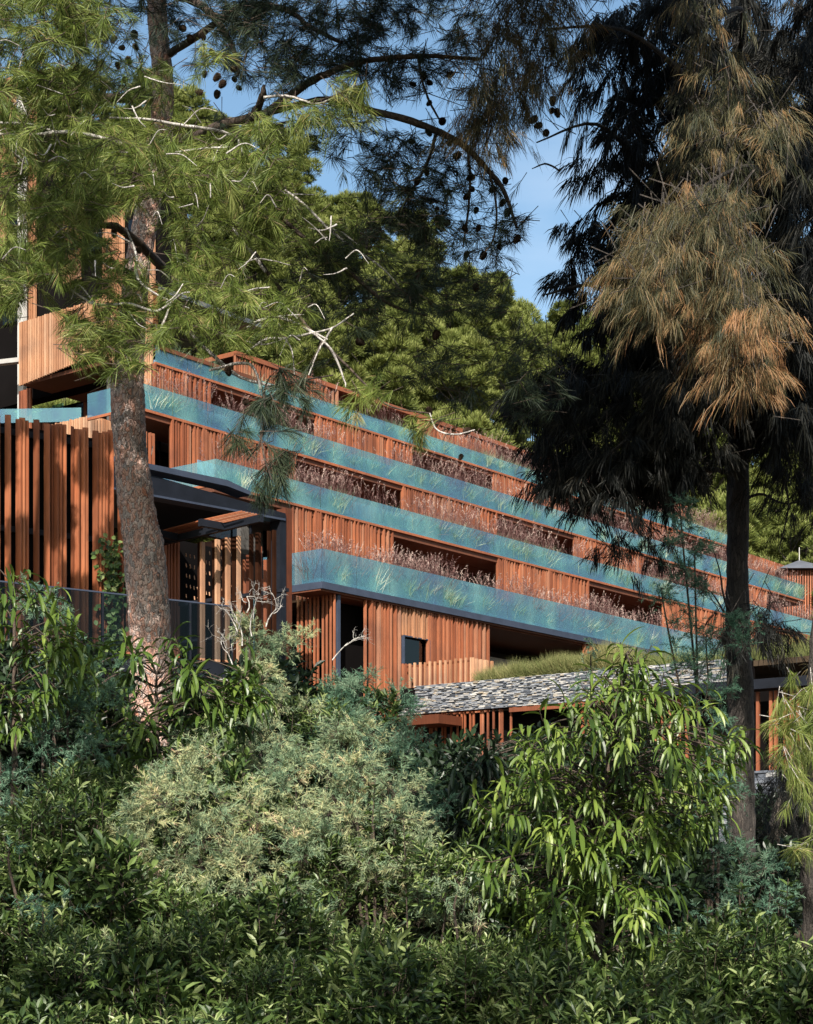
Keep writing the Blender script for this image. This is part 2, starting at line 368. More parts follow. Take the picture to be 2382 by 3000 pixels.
M['backing'] = mat_plain('shade darkened backing boards', (.028, .011, .006), .9, 0, .3, 2.)  # boards darkened to paint the shade between slats
M['fence_cedar'] = mat_wood('deep red fence boards', [(0, (.17, .055, .024)), (.6, (.38, .125, .055)), (1, (.50, .19, .09))], .65)
M['planter_blue'] = mat_plain('blue grey planter', (.15, .22, .29), .6, 0, .3, 1.5)

# ------------------------------------------------------------------ terrain
def sstep(a, b, x): t = np.clip((x-a)/(b-a), 0, 1); return t*t*(3-2*t)
def terrain(x, y):
    x = np.asarray(x, float); y = np.asarray(y, float)
    w = (x-O[0])*NB[0]+(y-O[1])*NB[1]; u = (x-O[0])*D1[0]+(y-O[1])*D1[1]
    z = -.2+.5*sstep(14, 34, y)+5.2*sstep(30, 56, y)
    z = z+11*sstep(14, 40, w+(u < -8)*0)*sstep(56, 80, y)
    yy = np.clip(y-92, 0, 62)
    top = np.interp(x, [-60, -17, -7, 0, 6, 11, 18, 30, 60], [58, 57, 47, 44, 39.5, 37.5, 39, 38, 30])
    z = z+(top-14)*yy/62.
    z = z-(y > 154)*(y-154)*.15
    return z+.25*np.sin(x*.7+y*.3)+.2*np.sin(y*.9-x*.4)
gx = np.concatenate([np.arange(-900, -90, 90), np.arange(-90, 90, 2.5), np.arange(90, 901, 90)])
gy = np.concatenate([[-900, -300, -100, -40], np.arange(-20, 200, 2.5), [220, 300, 500, 1200]])
GX, GY = np.meshgrid(gx, gy); GZ = np.clip(terrain(GX, GY), -.4, None)
n0, n1 = GX.shape; idx = np.arange(n0*n1).reshape(n0, n1)
Qg = np.stack([idx[:-1, :-1], idx[:-1, 1:], idx[1:, 1:], idx[1:, :-1]], -1).reshape(-1, 4)
gm = MB(); gm.add(np.stack([GX, GY, GZ], -1).reshape(-1, 3), Qg)
g = gm.build('ground', M['soil'], None, True); tag(g, kind='structure')

# ------------------------------------------------------------------ hotel
hotel = empty('terraced_hotel', uw(0, 0, 5.6), 'long terraced hotel of red cedar slats and teal glass planted balconies', 'building')
def P(mb, name, mat, parent=hotel, smooth=False, label=None):
    o = mb.build(name, M[mat], parent, smooth)
    if label: o['label'] = label
    return o

def slats_u(u0, u1, w, z0, z1, pitch=.15, wid=.07, dep=.09, open_ends=True, mat='cedar', tlo=.2, thi=1., parent=hotel, back=True, name='slat_screen', label=None):
    mb = MB(); u = u0; us = []; ws = []
    while u < u1-.05:
        e = min(u-u0, u1-u)
        p = pitch*R.choice([.8, .9, 1., 1.1, 1.35])
        gap_zone = open_ends and (u1-u) < 1.5
        wd = wid*R.choice([.75, 1., 1.25]) if not gap_zone else .085
        us.append(u); ws.append(min(wd, p-.035)); u += p if not gap_zone else .27
    us = np.array(us); ws = np.array(ws); n = len(us)
    dj = R.choice([0, .015, .03, .05], n)
    ubox(mb, us, us+ws, w-dj, w+dep, z0, z1+R.uniform(0, .02, n), R.uniform(tlo, thi, n))
    s = P(mb, name, mat, parent, label=label)
    if back:
        b = MB(); ue = u1-(1.5 if open_ends else 0)
        if ue > u0+.2:
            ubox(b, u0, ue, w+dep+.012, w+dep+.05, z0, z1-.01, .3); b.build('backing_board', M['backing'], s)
    return s

def slats_w(u, w0, w1, z0, z1, pitch=.2, wid=.08, dep=.09, mat='cedar', z0b=None, z1b=None, tlo=.2, thi=1., parent=hotel, name='slat_screen', jit=.15):
    """slats on a plane of constant u; w0 is the near (right) end; z's may differ at w1"""
    mb = MB(); n = int(abs(w1-w0)/pitch); t = (np.arange(n)+R.uniform(-jit, jit, n))/n
    ws = w0+(w1-w0)*t; za = z0+((z0b if z0b is not None else z0)-z0)*t; zb = z1+((z1b if z1b is not None else z1)-z1)*t
    ubox(mb, u, u+dep, ws, ws+wid, za, zb+R.uniform(-.02, .03, n), R.uniform(tlo, thi, n))
    return P(mb, name, mat, parent)

wA, wB, wC, wD, wE = 0., 3.81, 7.75, 12.1, 16.
zA = [onw(943, y, wA)[1] for y in (1607, 1704, 1724)]
zB = [onw(863, y, wB)[1] for y in (1407, 1475, 1482)]
zC = [onw(879, y, wC)[1] for y in (1264, 1330, 1337)]
zD = [onw(926, y, wD)[1] for y in (1168, 1212, 1218)]
zE = [onw(1226, y, wE)[1] for y in (1213, 1216, 1223)]
uA0, uB0, uC0, uD0 = 0., U(631, wB), U(400, wC), U(455, wD)
uA1, uB1, uC1, uD1, uE1 = U(2480, wA), U(2480, wB), U(2356, wC), U(2150, wD), U(2010, wE)

def terrace(w, zs, u0, u1, wn, ret=None, fascia='soffit'):
    """slab with glass balustrade and planter along its edge"""
    zt, zb, zf = zs
    mb = MB(); ubox(mb, u0, u1, w+.06, w+1.4, zb-.28, zb-.03, .4); ubox(mb, u0+7, u1, w+1.4, wn+4.5, zb-.30, zb-.03, .4); P(mb, 'floor_slab', 'soffit')
    mb = MB(); ubox(mb, u0-.02, u1, w-.03, w+.058, zf, zb, .7); P(mb, 'slab_edge', fascia)
    n = max(1, int((u1-u0)/1.75)); e = np.linspace(u0, u1, n+1); mb = MB()
    ubox(mb, e[:-1]+.02, e[1:]-.02, w, w+.02, zb+.002, zt)
    P(mb, 'glass_balustrade', 'glass')
    mb = MB(); ubox(mb, u0+.15, u1, w+.18, w+.95, zb, zb+.16, .4); ubox(mb, u0+.15, u1, w+.951, w+1.0, zb, zb+.95, .4); P(mb, 'planter', 'planter_blue')
    if ret:
        mb = MB(); ubox(mb, u0, u0+.02, w+.03, ret, zb+.002, zt-.01); P(mb, 'glass_return', 'glass')
        mb = MB(); ubox(mb, u0-.02, u0+.06, w+.06, ret, zf, zb, .7); P(mb, 'return_edge', fascia)

M['edge_cedar'] = M['cedar']
terrace(wA, zA, uA0, uA1, wB, ret=2.6, fascia='grey_steel')
terrace(wB, zB, uB0, uB1, wC, ret=wB+2.5, fascia='edge_cedar')
terrace(wC, zC, uC0, uC1, wD, ret=onu(256, 1180, uC0)[0], fascia='edge_cedar')
terrace(wD, zD, uD0, uD1, wE, fascia='edge_cedar')
# roof
mb = MB(); ubox(mb, U(690, wE), uE1, wE-.05, wE+7, zE[1]-.15, zE[0], .5); P(mb, 'roof', 'cedar')

def row(w, z0, z1, spans, u_end, wback=2.6, open_edge=True):
    """a storey under a slab edge: slat screens at spans, dim recessed rooms behind"""
    for (a, b) in spans: slats_u(a, b, w+.02, z0, z1)
    u0 = spans[0][0]
    mb = MB(); ubox(mb, u0+.1, u_end, w+wback, w+wback+.2, z0, z1, .5); P(mb, 'room_wall', 'interior')
    mb = MB(); ubox(mb, u0+.1, u_end, w+.2, w+wback-.02, z1-.04, z1-.005, .3); P(mb, 'soffit', 'soffit')
    # mullions and dark glazing of the rooms
    n = int((u_end-u0)/1.3); e = u0+.5+np.arange(n)*1.3; mb = MB()
    ubox(mb, e, e+.06, w+wback-.12, w+wback-.03, z0, z1-.05); P(mb, 'window_frame', 'black_steel')
    mb = MB(); ubox(mb, u0+1.2, u_end, w+wback-.09, w+wback-.07, z0, z1-.4); P(mb, 'room_glazing', 'window')
def curtains(w, z0, z1, pxs):
    for a, wd_ in pxs:
        u_ = U(a, w+2.3); n = 14; e = np.linspace(u_, u_+wd_, n); mb = MB()
        ubox(mb, e, e+wd_/n*.9, w+2.2+.05*np.sin(np.arange(n)*1.7), w+2.24+.05*np.sin(np.arange(n)*1.7), z0+.05, z1-.3); P(mb, 'curtain', 'ceiling')
row(wB, zA[1], zB[2], [(U(a, wB), U(b, wB)) for a, b in ((858, 1163), (1460, 1724), (1945, 2215), (2316, 2480))], uB1)
row(wC, zB[1], zC[2], [(U(a, wC), U(b, wC)) for a, b in ((503, 878), (1180, 1456), (1684, 1894), (2078, 2246))], uC1)
row(wD, zC[1], zD[2], [(U(a, wD), U(b, wD)) for a, b in ((452, 617), (926, 1210), (1447, 1640), (1851, 1985), (2140, 2303))], U(2305, wD))
row(wE, zD[1], zE[2], [(U(a, wE), U(b, wE)) for a, b in ((690, 989), (1226, 1452), (1640, 1760), (1965, 2010))], uE1)
for w, z0, z1, a in ((wC, zB[1], zC[2], 425),):      # panel just beside the pine trunk
    slats_u(U(428, w), U(452, w), w+.02, z0, z1-.7, open_ends=False, thi=1.)

curtains(wB, zA[1], zB[2], ((1270, .8), (1390, 1.1), (1850, .9), (2260, 1.)))
curtains(wC, zB[1], zC[2], ((960, .9), (1130, .6), (1530, 1.)))
curtains(wD, zC[1], zD[2], ((700, .9), (1300, 1.)))
# level one, the tallest storey, down to the shrubs
w1 = .12
z1b = onw(1100, 2085, w1)[1]; z1t = zA[2]-.01
uR = U(982, w1)
slats_u(U(1071, w1), U(1180, w1), w1, z1b-1.2, z1t, open_ends=False, back=False, pitch=.2)
mb = MB(); ubox(mb, U(1112, w1), U(1180, w1), w1+.09, w1+.14, z1b-1.2, z1t-.05, .3); P(mb, 'backing_board', 'backing')
uw0, uw1 = U(1182, w1), U(1262, w1); zw0 = onw(1183, 1945, w1)[1]; zw1 = onw(1183, 1864, w1)[1]
slats_u(uw0, uw1, w1+.01, zw1, z1t, open_ends=False, mat='pale_cedar', pitch=.15, tlo=0, thi=.5)
slats_u(uw0, uw1, w1+.01, z1b-1.2, zw0, open_ends=False)
slats_u(U(1254, w1), U(1434, w1), w1, z1b-1.2, z1t)
mb = MB()
for (a, b, c, d) in ((uw0, uw0+.06, zw0, zw1), (uw1-.1, uw1-.04, zw0, zw1)): ubox(mb, a, b, w1-.02, w1+.25, c, d)
ubox(mb, uw0, uw1-.04, w1-.01, w1+.25, zw1, zw1+.04); wf = P(mb, 'window_frame', 'grey_steel')
mb = MB(); ubox(mb, uw0+.05, uw1-.1, w1+.18, w1+.2, zw0, zw1); o = mb.build('pane', M['window'], wf)
slats_u(U(1712, w1), U(1980, w1), w1, z1b+1., z1t, open_ends=False)
# return wall of spaced slats, and big dark opening with its steel post
wr = onu(862, 1800, uR)[0]
slats_w(uR, w1, wr, z1b-2., z1t, pitch=.175, wid=.07, dep=.05, mat='cedar', tlo=.5)
mb = MB(); ubox(mb, uR+.16, uR+.30, w1+.02, w1+.14, z1b-2, z1t-.02); P(mb, 'steel_post', 'grey_steel')
mb = MB(); ubox(mb, uR+.3, U(1984, w1), w1-.03, w1+.08, z1t-.02, z1t+.06, .8); P(mb, 'trim_board', 'cedar')
mb = MB(); ubox(mb, uR+.3, U(1980, w1), w1+.1, 5.5, z1t-.10, z1t-.03, .3); P(mb, 'soffit', 'soffit')
mb = MB(); ubox(mb, uR+1.2, U(1980, w1), 4.2, 4.4, z1b-2, z1t-.1); P(mb, 'room_wall', 'interior')
mb = MB(); ubox(mb, U(1440, w1), U(1900, w1), 2.9, 4.15, z1t-2.2, z1t-.6); P(mb, 'ceiling_bulkhead', 'ceiling')
mb = MB(); ubox(mb, uR+.35, U(1071, w1), w1+1.5, w1+1.6, z1t-1.6, z1t-.2); P(mb, 'ceiling_bulkhead', 'interior')
mb = MB(); ubox(mb, uR+.6, U(1440, w1)+1, w1+.9, w1+1., z1b-2, z1t-.1); P(mb, 'inner_wall', 'dark_void')
mb = MB(); ubox(mb, uR+.35, uR+5, w1+2., w1+2.05, z1b-2, z1t-1.5); P(mb, 'room_glazing', 'window')
# light timber balustrade that runs out from the facade
ub = U(1179, w1); wb1 = onu(1381, 1929, ub)[0]; zb = onu(1181, 1947, ub)[1]
s = slats_w(ub, wb1, 0, zb-1.6, zb, pitch=.21, wid=.06, dep=.08, mat='pale_cedar', name='timber_balustrade', jit=.05)
mb = MB(); ubox(mb, ub+.085, ub+.12, wb1, 0, zb-.12, zb-.05, .3); ubox(mb, ub+.085, ub+.12, wb1, 0, zb-.9, zb-.83, .3); mb.build('rail', M['dark_cedar'], s)
ub2, zb2 = onw(1385, 1945, wb1)
s = slats_u(ub2, U(1452, wb1), wb1, zb-1.3, zb, pitch=.22, wid=.07, back=False, open_ends=False, mat='pale_cedar', name='timber_balustrade')

# ------------------------------------------------------------------ upper left block of the hotel
tower = empty('slatted_tower_block', uw(uD0, 4, 14), 'upper block behind the pine branches with a jutting box of pale slats', 'building')
uT = uD0
def pu(px, py, u): return onu(px, py, u)
w58, z58t = pu(58, 945, uT); _, z58b = pu(58, 1130, uT); w455, z455t = pu(452, 826, uT); w300, z300b = pu(300, 1032, uT)
zmid = (z58t+z455t)/2
slats_w(uT, w58, w300, z58b, z58t, pitch=.145, wid=.09, dep=.09, mat='pale_cedar', z0b=z300b, z1b=z58t, parent=tower, tlo=.3)
_, z455b = pu(452, 1150, uT)
slats_w(uT, w300, w455, z300b, z58t, pitch=.145, wid=.09, dep=.09, mat='pale_cedar', z0b=z455b-.2, z1b=z58t, parent=tower, tlo=.3)
mb = MB(); ubox(mb, uT+.12, uT+.2, w58, w455, z58b+.3, z58t-.1, .5); P(mb, 'box_wall', 'dark_cedar', tower)
mb = MB(); ubox(mb, uT+.22, uT+6, w58+.02, w455-.1, z58b+.05, z58b+.2, .3); P(mb, 'box_floor', 'soffit', tower)
mb = MB(); ubox(mb, uT+.22, uT+6, w58+.02, w455-.1, z58t-.3, z58t-.12, .3); P(mb, 'box_roof', 'roof_grey', tower)
# right end face of the box (towards the terraces)
# tower wall behind
uTW = uT+1.5
for (a, b, y0, y1) in ((-120, 49, 290, 520), (74, 109, 300, 950), (-120, 20, 560, 700), (190, 240, 600, 760), (305, 368, 560, 800), (443, 459, 560, 835)):
    wa, zb_ = pu(a, y1, uTW); wb_, _ = pu(b, y1, uTW); _, zt_ = pu(a, y0, uTW)
    slats_w(uTW, wa, wb_, zb_-1, zt_, pitch=.14, wid=.10, dep=.1, mat='pale_cedar', parent=tower, tlo=.1, thi=.8)
wa, zb_ = pu(-140, 1000, uTW); wb_, _ = pu(455, 1000, uTW); _, zt1 = pu(112, 300, uTW); wm, _ = pu(112, 300, uTW); _, zt2 = pu(300, 570, uTW)
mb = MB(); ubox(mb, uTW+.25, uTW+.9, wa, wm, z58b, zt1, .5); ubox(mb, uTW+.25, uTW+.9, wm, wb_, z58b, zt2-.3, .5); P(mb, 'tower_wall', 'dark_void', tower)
mb = MB()
for (a, b, y0, y1) in ((-60, 62, 540, 690), (0, 62, 830, 950), (240, 300, 580, 740), (368, 440, 620, 790)):
    wa, zb_ = pu(a, y1, uTW); wb_, zt_ = pu(b, y0, uTW); mb = MB(); ubox(mb, uTW+.15, uTW+.17, wa, wb_, zb_, zt_); P(mb, 'window', 'window', tower)
mb = MB()
for (a, b, y0, y1) in ((51, 68, 250, 1260),):
    wa, zb_ = pu(a, y1, uTW-.4); wb_, zt_ = pu(b, y0, uTW-.4); ubox(mb, uTW-.4, uTW-.2, wa, wb_, zb_, zt_)
P(mb, 'white_post', 'white_paint', tower)
# grey parapet left, below the box; recess; wood return
wa, zb_ = pu(-140, 1108, uT); wb_, _ = pu(57, 1108, uT); _, zt_ = pu(57, 1040, uT)
mb = MB(); obox(mb, uw(uT-1.2, wa, 0), uw(uT+.3, wb_, 0), .3, zb_, zt_); P(mb, 'parapet', 'concrete', tower)
uL = uT+1.2
wa, zb_ = pu(70, 1270, uL); wb_, zt_ = pu(106, 1140, uL)
slats_w(uL-.2, wa, wb_, zb_-2, z58b+.2, pitch=.12, wid=.10, mat='cedar', parent=tower, tlo=.1, thi=.6)
wa, zb_ = pu(-140, 1290, uL+2.5); wb_, _ = pu(470, 1290, uL+2.5)
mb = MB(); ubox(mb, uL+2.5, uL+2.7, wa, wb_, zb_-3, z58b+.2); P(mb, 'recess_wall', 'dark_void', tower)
mb = MB()
for (a, b, mt) in ((128, 146, 0), (250, 258, 0), (120, 124, 0)):
    wa, zb_ = pu(a, 1250, uL+2.4); wb_, _ = pu(b, 1250, uL+2.4); ubox(mb, uL+2.3, uL+2.45, wa, wb_, zb_-2, z58b+.1, .6)
P(mb, 'timber_post', 'cedar', tower)
wa, zb_ = pu(150, 1232, uL+2.3); wb_, zt_ = pu(180, 1180, uL+2.3); mb = MB(); ubox(mb, uL+2.35, uL+2.42, wa, wb_, zb_, zt_); P(mb, 'recess_window', 'glass', tower)
wa, zb_ = pu(220, 1222, uL+2.3); wb_, zt_ = pu(244, 1180, uL+2.3); mb = MB(); ubox(mb, uL+2.35, uL+2.42, wa, wb_, zb_, zt_); P(mb, 'recess_window', 'glass', tower)
pass
# lower balcony: glass on the left and the pale slatted corner
uK = uT-2.4
wa, zb_ = pu(-140, 1262, uK); wb_, _ = pu(180, 1262, uK); _, zt_ = pu(60, 1216, uK)
mb = MB(); obox(mb, uw(uK-3.5, wa, 0), uw(uK+1.0, wb_, 0), .03, zb_-.5, zt_+.1); P(mb, 'glass_balustrade', 'glass', tower)
uP = uK-.8
wq0, zq = pu(145, 1246, uP); wq1, zq1 = pu(262, 1217, uP)
slats_w(uP, wq0, wq1, zq-1.7, (zq+zq1)/2, pitch=.125, wid=.075, mat='pale_cedar', parent=tower, tlo=.5, name='timber_balustrade')
slats_u(uP, uP+2.4, wq1, zq-1.7, (zq+zq1)/2, pitch=.14, wid=.08, back=False, open_ends=False, mat='pale_cedar', parent=tower, name='timber_balustrade')
mb = MB(); ubox(mb, uP+.1, uP+4, wq0, wq1-.1, zq-.9, zq-.7, .2); P(mb, 'balcony_floor', 'soffit', tower)
wx0, zx0 = pu(252, 1216, uC0-.6); wx1, zx1 = pu(345, 1152, uC0-.6)
# plants in front of the recess handled with the grasses

# ------------------------------------------------------------------ entrance pavilion: black beam, pergola, fins
pav = empty('entrance_pavilion', uw(-6, -2, 6), 'open pavilion under a deep black roof beam, with timber fins and slatted pergola', 'building')
wq = -1.55
def pw(px, py, w=wq): u, z = onw(px, py, w); return u, z
def upoly(mb, pts, w, th, tint=.5):      # polygon given by pairs (px, ytop, ybottom) on the plane w
    for (x0, a0, b0), (x1, a1, b1) in zip(pts[:-1], pts[1:]):
        ua, za = pw(x0, a0, w); _, zb_ = pw(x0, b0, w); ub_, zc = pw(x1, a1, w); _, zd = pw(x1, b1, w)
        C = [uw(ua,w,zb_),uw(ub_,w,zd),uw(ub_,w+th,zd),uw(ua,w+th,zb_),uw(ua,w,za),uw(ub_,w,zc),uw(ub_,w+th,zc),uw(ua,w+th,za)]
        hexes(mb, np.array(C)[None], tint)
mb = MB(); upoly(mb, [(300, 1352, 1424), (837, 1505, 1519)], wq, .35); P(mb, 'roof_beam', 'black_steel', pav)
mb = MB(); upoly(mb, [(300, 1330, 1345), (667, 1407, 1425), (737, 1441, 1452)], wq-.12, .6); P(mb, 'roof_edge', 'grey_steel', pav)
mb = MB(); upoly(mb, [(300, 1422, 1428), (837, 1520, 1526)], wq-.06, .5); P(mb, 'beam_flange', 'grey_steel', pav)
ua, za = pw(300, 1350); ub_, zb_ = pw(830, 1500)
mb = MB(); C = [uw(ua,-1.1,za-.5),uw(ub_,-1.1,zb_-.2),uw(ub_,3.4,zb_-.2),uw(ua,3.4,za-.5)]; C += [c+np.array([0,0,.15]) for c in C]; hexes(mb, np.array(C)[None]); P(mb, 'roof_slab', 'black_steel', pav)
up_, zp_ = pw(829, 1510)
mb = MB(); u0_, _ = pw(820, 1510); u1_, _ = pw(837, 1510); ubox(mb, u0_, u1_, wq-.02, wq+.4, 4, zp_); P(mb, 'steel_post', 'black_steel', pav)
mb = MB(); u0_, _ = pw(839, 1510); u1_, _ = pw(857, 1510); ubox(mb, u0_, u1_, wq+.02, wq+.4, 4, zp_+.25, .2); P(mb, 'timber_post', 'dark_cedar', pav)
# pergola slats
def hz(px, py, z): t = (z-CZ)/((2600-py)/5200.); return np.array([(px-1191)/5200*t, t, z])
zp = CZ+10.6
for (a, b, c, d, n) in (((595,1525),(708,1500),(758,1510),(650,1537),7), ((478,1556),(580,1529),(632,1540),(530,1566),7), ((440,1567),(470,1558),(522,1568),(425,1592),5)):
    A_, B_, C_, D_ = hz(*a, zp), hz(*b, zp), hz(*c, zp), hz(*d, zp); mb = MB()
    for k in range(n):
        t = k/(n-1.); p = A_+(D_-A_)*t; q = B_+(C_-B_)*t
        obox(mb, p, q, .03, zp, zp+.035, tint=R.uniform(.3, 1))
    P(mb, 'pergola_slats', 'cedar', pav)
mb = MB()
for (a, b) in (((425,1596),(760,1516)), ((470,1560),(520,1572)), ((590,1528),(660,1541))): obox(mb, hz(*a, zp-.2), hz(*b, zp-.2), .15, zp-.32, zp-.12)
P(mb, 'pergola_beam', 'black_steel', pav)
# fins under the pergola: pale ones paint lit edges, dark ones shaded faces
uF = float((hz(640, 1545, zp)[:2]-O)@D1)
mb = MB(); mb2 = MB(); mb3 = MB()
for px, wd, br in ((590,5,1),(634,6,1),(664,6,1),(696,3,1),(583,9,0),(626,9,0),(655,9,0),(684,11,0),(732,5,0),(752,9,0),(784,4,0),(799,5,0)):
    wa, z0 = pu(px-wd/2, 1990, uF); wb_, z1 = pu(px+wd/2, 1562, uF)
    ubox(mb if br else mb2, uF-(.03 if br else 0), uF+.12, wa, wb_, z0-.5, zp-.35, R.uniform(.5, 1) if br else R.uniform(0, .6))
for px, wd, y0 in ((700,6,1655),(712,6,1640),(725,9,1625),(685,12,1690),(672,6,1700),(650,12,1725),(755,9,1600),(640,6,1735),(760,6,1695),(775,8,1640)):
    wa, z0 = pu(px-wd/2, 1900, uF+.5); wb_, z1 = pu(px+wd/2, y0, uF+.5); ubox(mb3, uF+.5, uF+.62, wa, wb_, z0, z1, R.uniform(0, .8))
P(mb, 'timber_fins', 'pale_cedar', pav); P(mb2, 'timber_fins', 'backing', pav); P(mb3, 'timber_boards', 'cedar', pav)
mb = MB()
for gyy in (0, 1, 2, 3, 4):
    for gxx in range(13):
        if R.random() < .12: continue
        px = 545+gxx*11.5+ (R.random()-.5)*3; py = 1622+gyy*30-(gxx//4)*12+(gxx % 4)*3
        if px > 735 or abs(px-590) < 4 or abs(px-634) < 4 or abs(px-664) < 4: continue
        L = 24 if gxx % 4 == 3 else 11
        a = pu(px, py, uF+.3); b = pu(px+L*.42, py+L, uF+.3)
        mb = MB(); tube(mb, [uw(uF+.3, a[0], a[1]), uw(uF+.25, b[0], b[1])], .016, 4, R.uniform(.3, 1)); P(mb, 'slanting_peg', 'pale_cedar', pav)
mb = MB()
a = pu(526, 1770, uF+.2); b = pu(840, 1724, uF+.2); ubox(mb, uF+.15, uF+.3, a[0], b[0], (a[1]+b[1])/2-.08, (a[1]+b[1])/2+.02)
a = pu(526, 1880, uF+.2); ubox(mb, uF+.15, uF+.3, a[0], b[0], a[1]-.06, a[1]+.02)
P(mb, 'steel_rail', 'black_steel', pav)
u0_, u1_ = U(462, 1.), U(527, 1.); _, zt_ = onw(500, 1580, 1.)
slats_u(u0_-1.2, u1_, 1., 5, zt_, pitch=.14, wid=.09, open_ends=False, parent=pav, tlo=.4)
_, zt_ = onw(430, 1440, 3.)
mb = MB(); ubox(mb, U(380, 3.4), U(860, 3.4), 3.4, 3.6, 4, zA[2]+1.5); P(mb, 'rear_wall', 'dark_void', pav)
mb = MB()
for px in (738, 790, 801): ubox(mb, U(px, 3.3), U(px+7, 3.3), 3.3, 3.34, 6, 11.5)
P(mb, 'window_pane', 'glass', pav)

# ------------------------------------------------------------------ tall fin fence and glass rail on the left
df = np.array([math.sin(math.radians(54.5)), math.cos(math.radians(54.5))])
pf = np.array([(170-1191)/5200*38., 38.])
fence = empty('timber_fin_fence', (pf[0], pf[1], 6), 'tall fence of upright red brown timber fins behind the pine trunk, dappled with shade', 'fence')
def on_line(px, p, d):          # distance along line p + s d where it crosses photo column px
    r = np.array([(px-1191)/5200., 1.]); A_ = np.array([[d[0], -r[0]], [d[1], -r[1]]]); s, t = np.linalg.solve(A_, -p); return s
zft = CZ+(2600-1243)/5200*38.
s0, s1 = on_line(-420, pf, df), on_line(352, pf, df); s = s0; C = []; tt = []; C2 = []
while s < s1:
    p = pf+df*s; q = p-NB*(-1)*0
    big = R.random() < .6; dep = .16 if big else .07; th = .035
    a = p; b = p-NB*dep; th_v = D1*th; zt_ = zft+R.uniform(-.05, .05); zb_ = 4.6
    c = [(*b, zb_), (*(b+th_v), zb_), (*(a+th_v), zb_), (*a, zb_), (*b, zt_-.03), (*(b+th_v), zt_-.03), (*(a+th_v), zt_), (*a, zt_)]
    C.append(c); tt.append(R.uniform(.1, .95)); s += R.choice([.07, .08, .10, .14, .24]) if big else .06
mb = MB(); hexes(mb, np.array(C), np.array(tt)); mb.build('timber_fins', M['fence_cedar'], fence)
mb = MB(); a = pf+df*s0+NB*.12; b = pf+df*s1+NB*.12
obox(mb, a, b, .08, zft-.35, zft-.22); obox(mb, a, b, .08, zft-2.4, zft-2.28); mb.build('steel_rail', M['black_steel'], fence)
mb = MB(); obox(mb, a+NB*.12, b+NB*.12, .15, 4.2, zft-.12); mb.build('backing_wall', M['dark_void'], fence)

dr = np.array([math.sin(math.radians(53.7)), math.cos(math.radians(53.7))]); pr = np.array([(340-1191)/5200*35.5, 35.5])
rail = empty('glass_terrace_rail', (pr[0], pr[1], 6), 'smoked glass terrace rail with a thin grey handrail, passing behind the pine trunk', 'railing')
zr = CZ+(2600-1738)/5200*35.5
s0, s1 = on_line(-420, pr, dr), on_line(680, pr, dr); e = np.linspace(s0, s1, 9)
mb = MB()
for a, b in zip(e[:-1], e[1:]): obox(mb, pr+dr*(a+.02), pr+dr*(b-.02), .015, zr-1.15, zr-.03)
mb.build('glass_panel', M['rail_glass'], rail)
mb = MB(); obox(mb, pr+dr*s0, pr+dr*s1, .05, zr-.028, zr); mb.build('handrail', M['grey_steel'], rail)
mb = MB()
for a in e: obox(mb, pr+dr*(a-.025), pr+dr*(a+.025)+0, .05, zr-2.2, zr-.03)
mb.build('post', M['black_steel'], rail)
mb = MB(); obox(mb, pr+dr*s0, pr+dr*s1, 2.2, zr-2.1, zr-1.2); mb.build('terrace_edge', M['black_steel'], rail)

# ------------------------------------------------------------------ stone pavilion with planted roof
us = U(1167, 0)
stonep = empty('stone_pavilion', uw(us, -9, 4), 'low pavilion faced in dry stacked slate, with wild grass on its roof', 'building')
zst = onu(1571, 1980, us)[1]; zsb = onu(1325, 2085, us)[1]
wS1 = onu(2150, 2000, us)[0]; wS0 = onu(1217, 2011, us)[0]; wS00 = onu(1167, 2090, us)[0]; wS2 = onu(2520, 2000, us)[0]
def stones(mb, w0, w1, z0, z1, u, face=-1):
    z = z0
    while z < z1-.015:
        h = min(R.uniform(.026, .055), z1-z); w = w0; ws, we = [], []
        while w > w1:
            l = R.uniform(.06, .26); ws.append(max(w-l+.006, w1)); we.append(w); w -= l
        n = len(ws); pr_ = R.uniform(0, .075, n)
        ubox(mb, u-pr_, u+.12, np.array(ws), np.array(we), z+.004, z+h-.006, np.clip(R.normal(.5, .36, n), 0, 1)); z += h
mb = MB(); stones(mb, wS0, wS1-.5, zsb, zst, us); stones(mb, wS00, wS0, zsb, zsb+.36, us); P(mb, 'slate_wall', 'stone', stonep)
mb = MB(); ubox(mb, us+.12, us+.4, wS1-.5, wS00, zsb, zst-.03); P(mb, 'wall_core', 'dark_void', stonep)
mb = MB(); ubox(mb, us+.3, us+8, wS2, -.3, zst-.25, zst-.08, .5); P(mb, 'planted_roof', 'soil', stonep)
# black fascia on the right
mb = MB(); w0_, zq0 = pu(1905, 2020, us-.25); ubox(mb, us-.25, us+.1, wS2, w0_, zst-.98 if False else onu(2300, 2016, us)[1], onu(2300, 1987, us)[1]); P(mb, 'roof_fascia', 'black_steel', stonep)
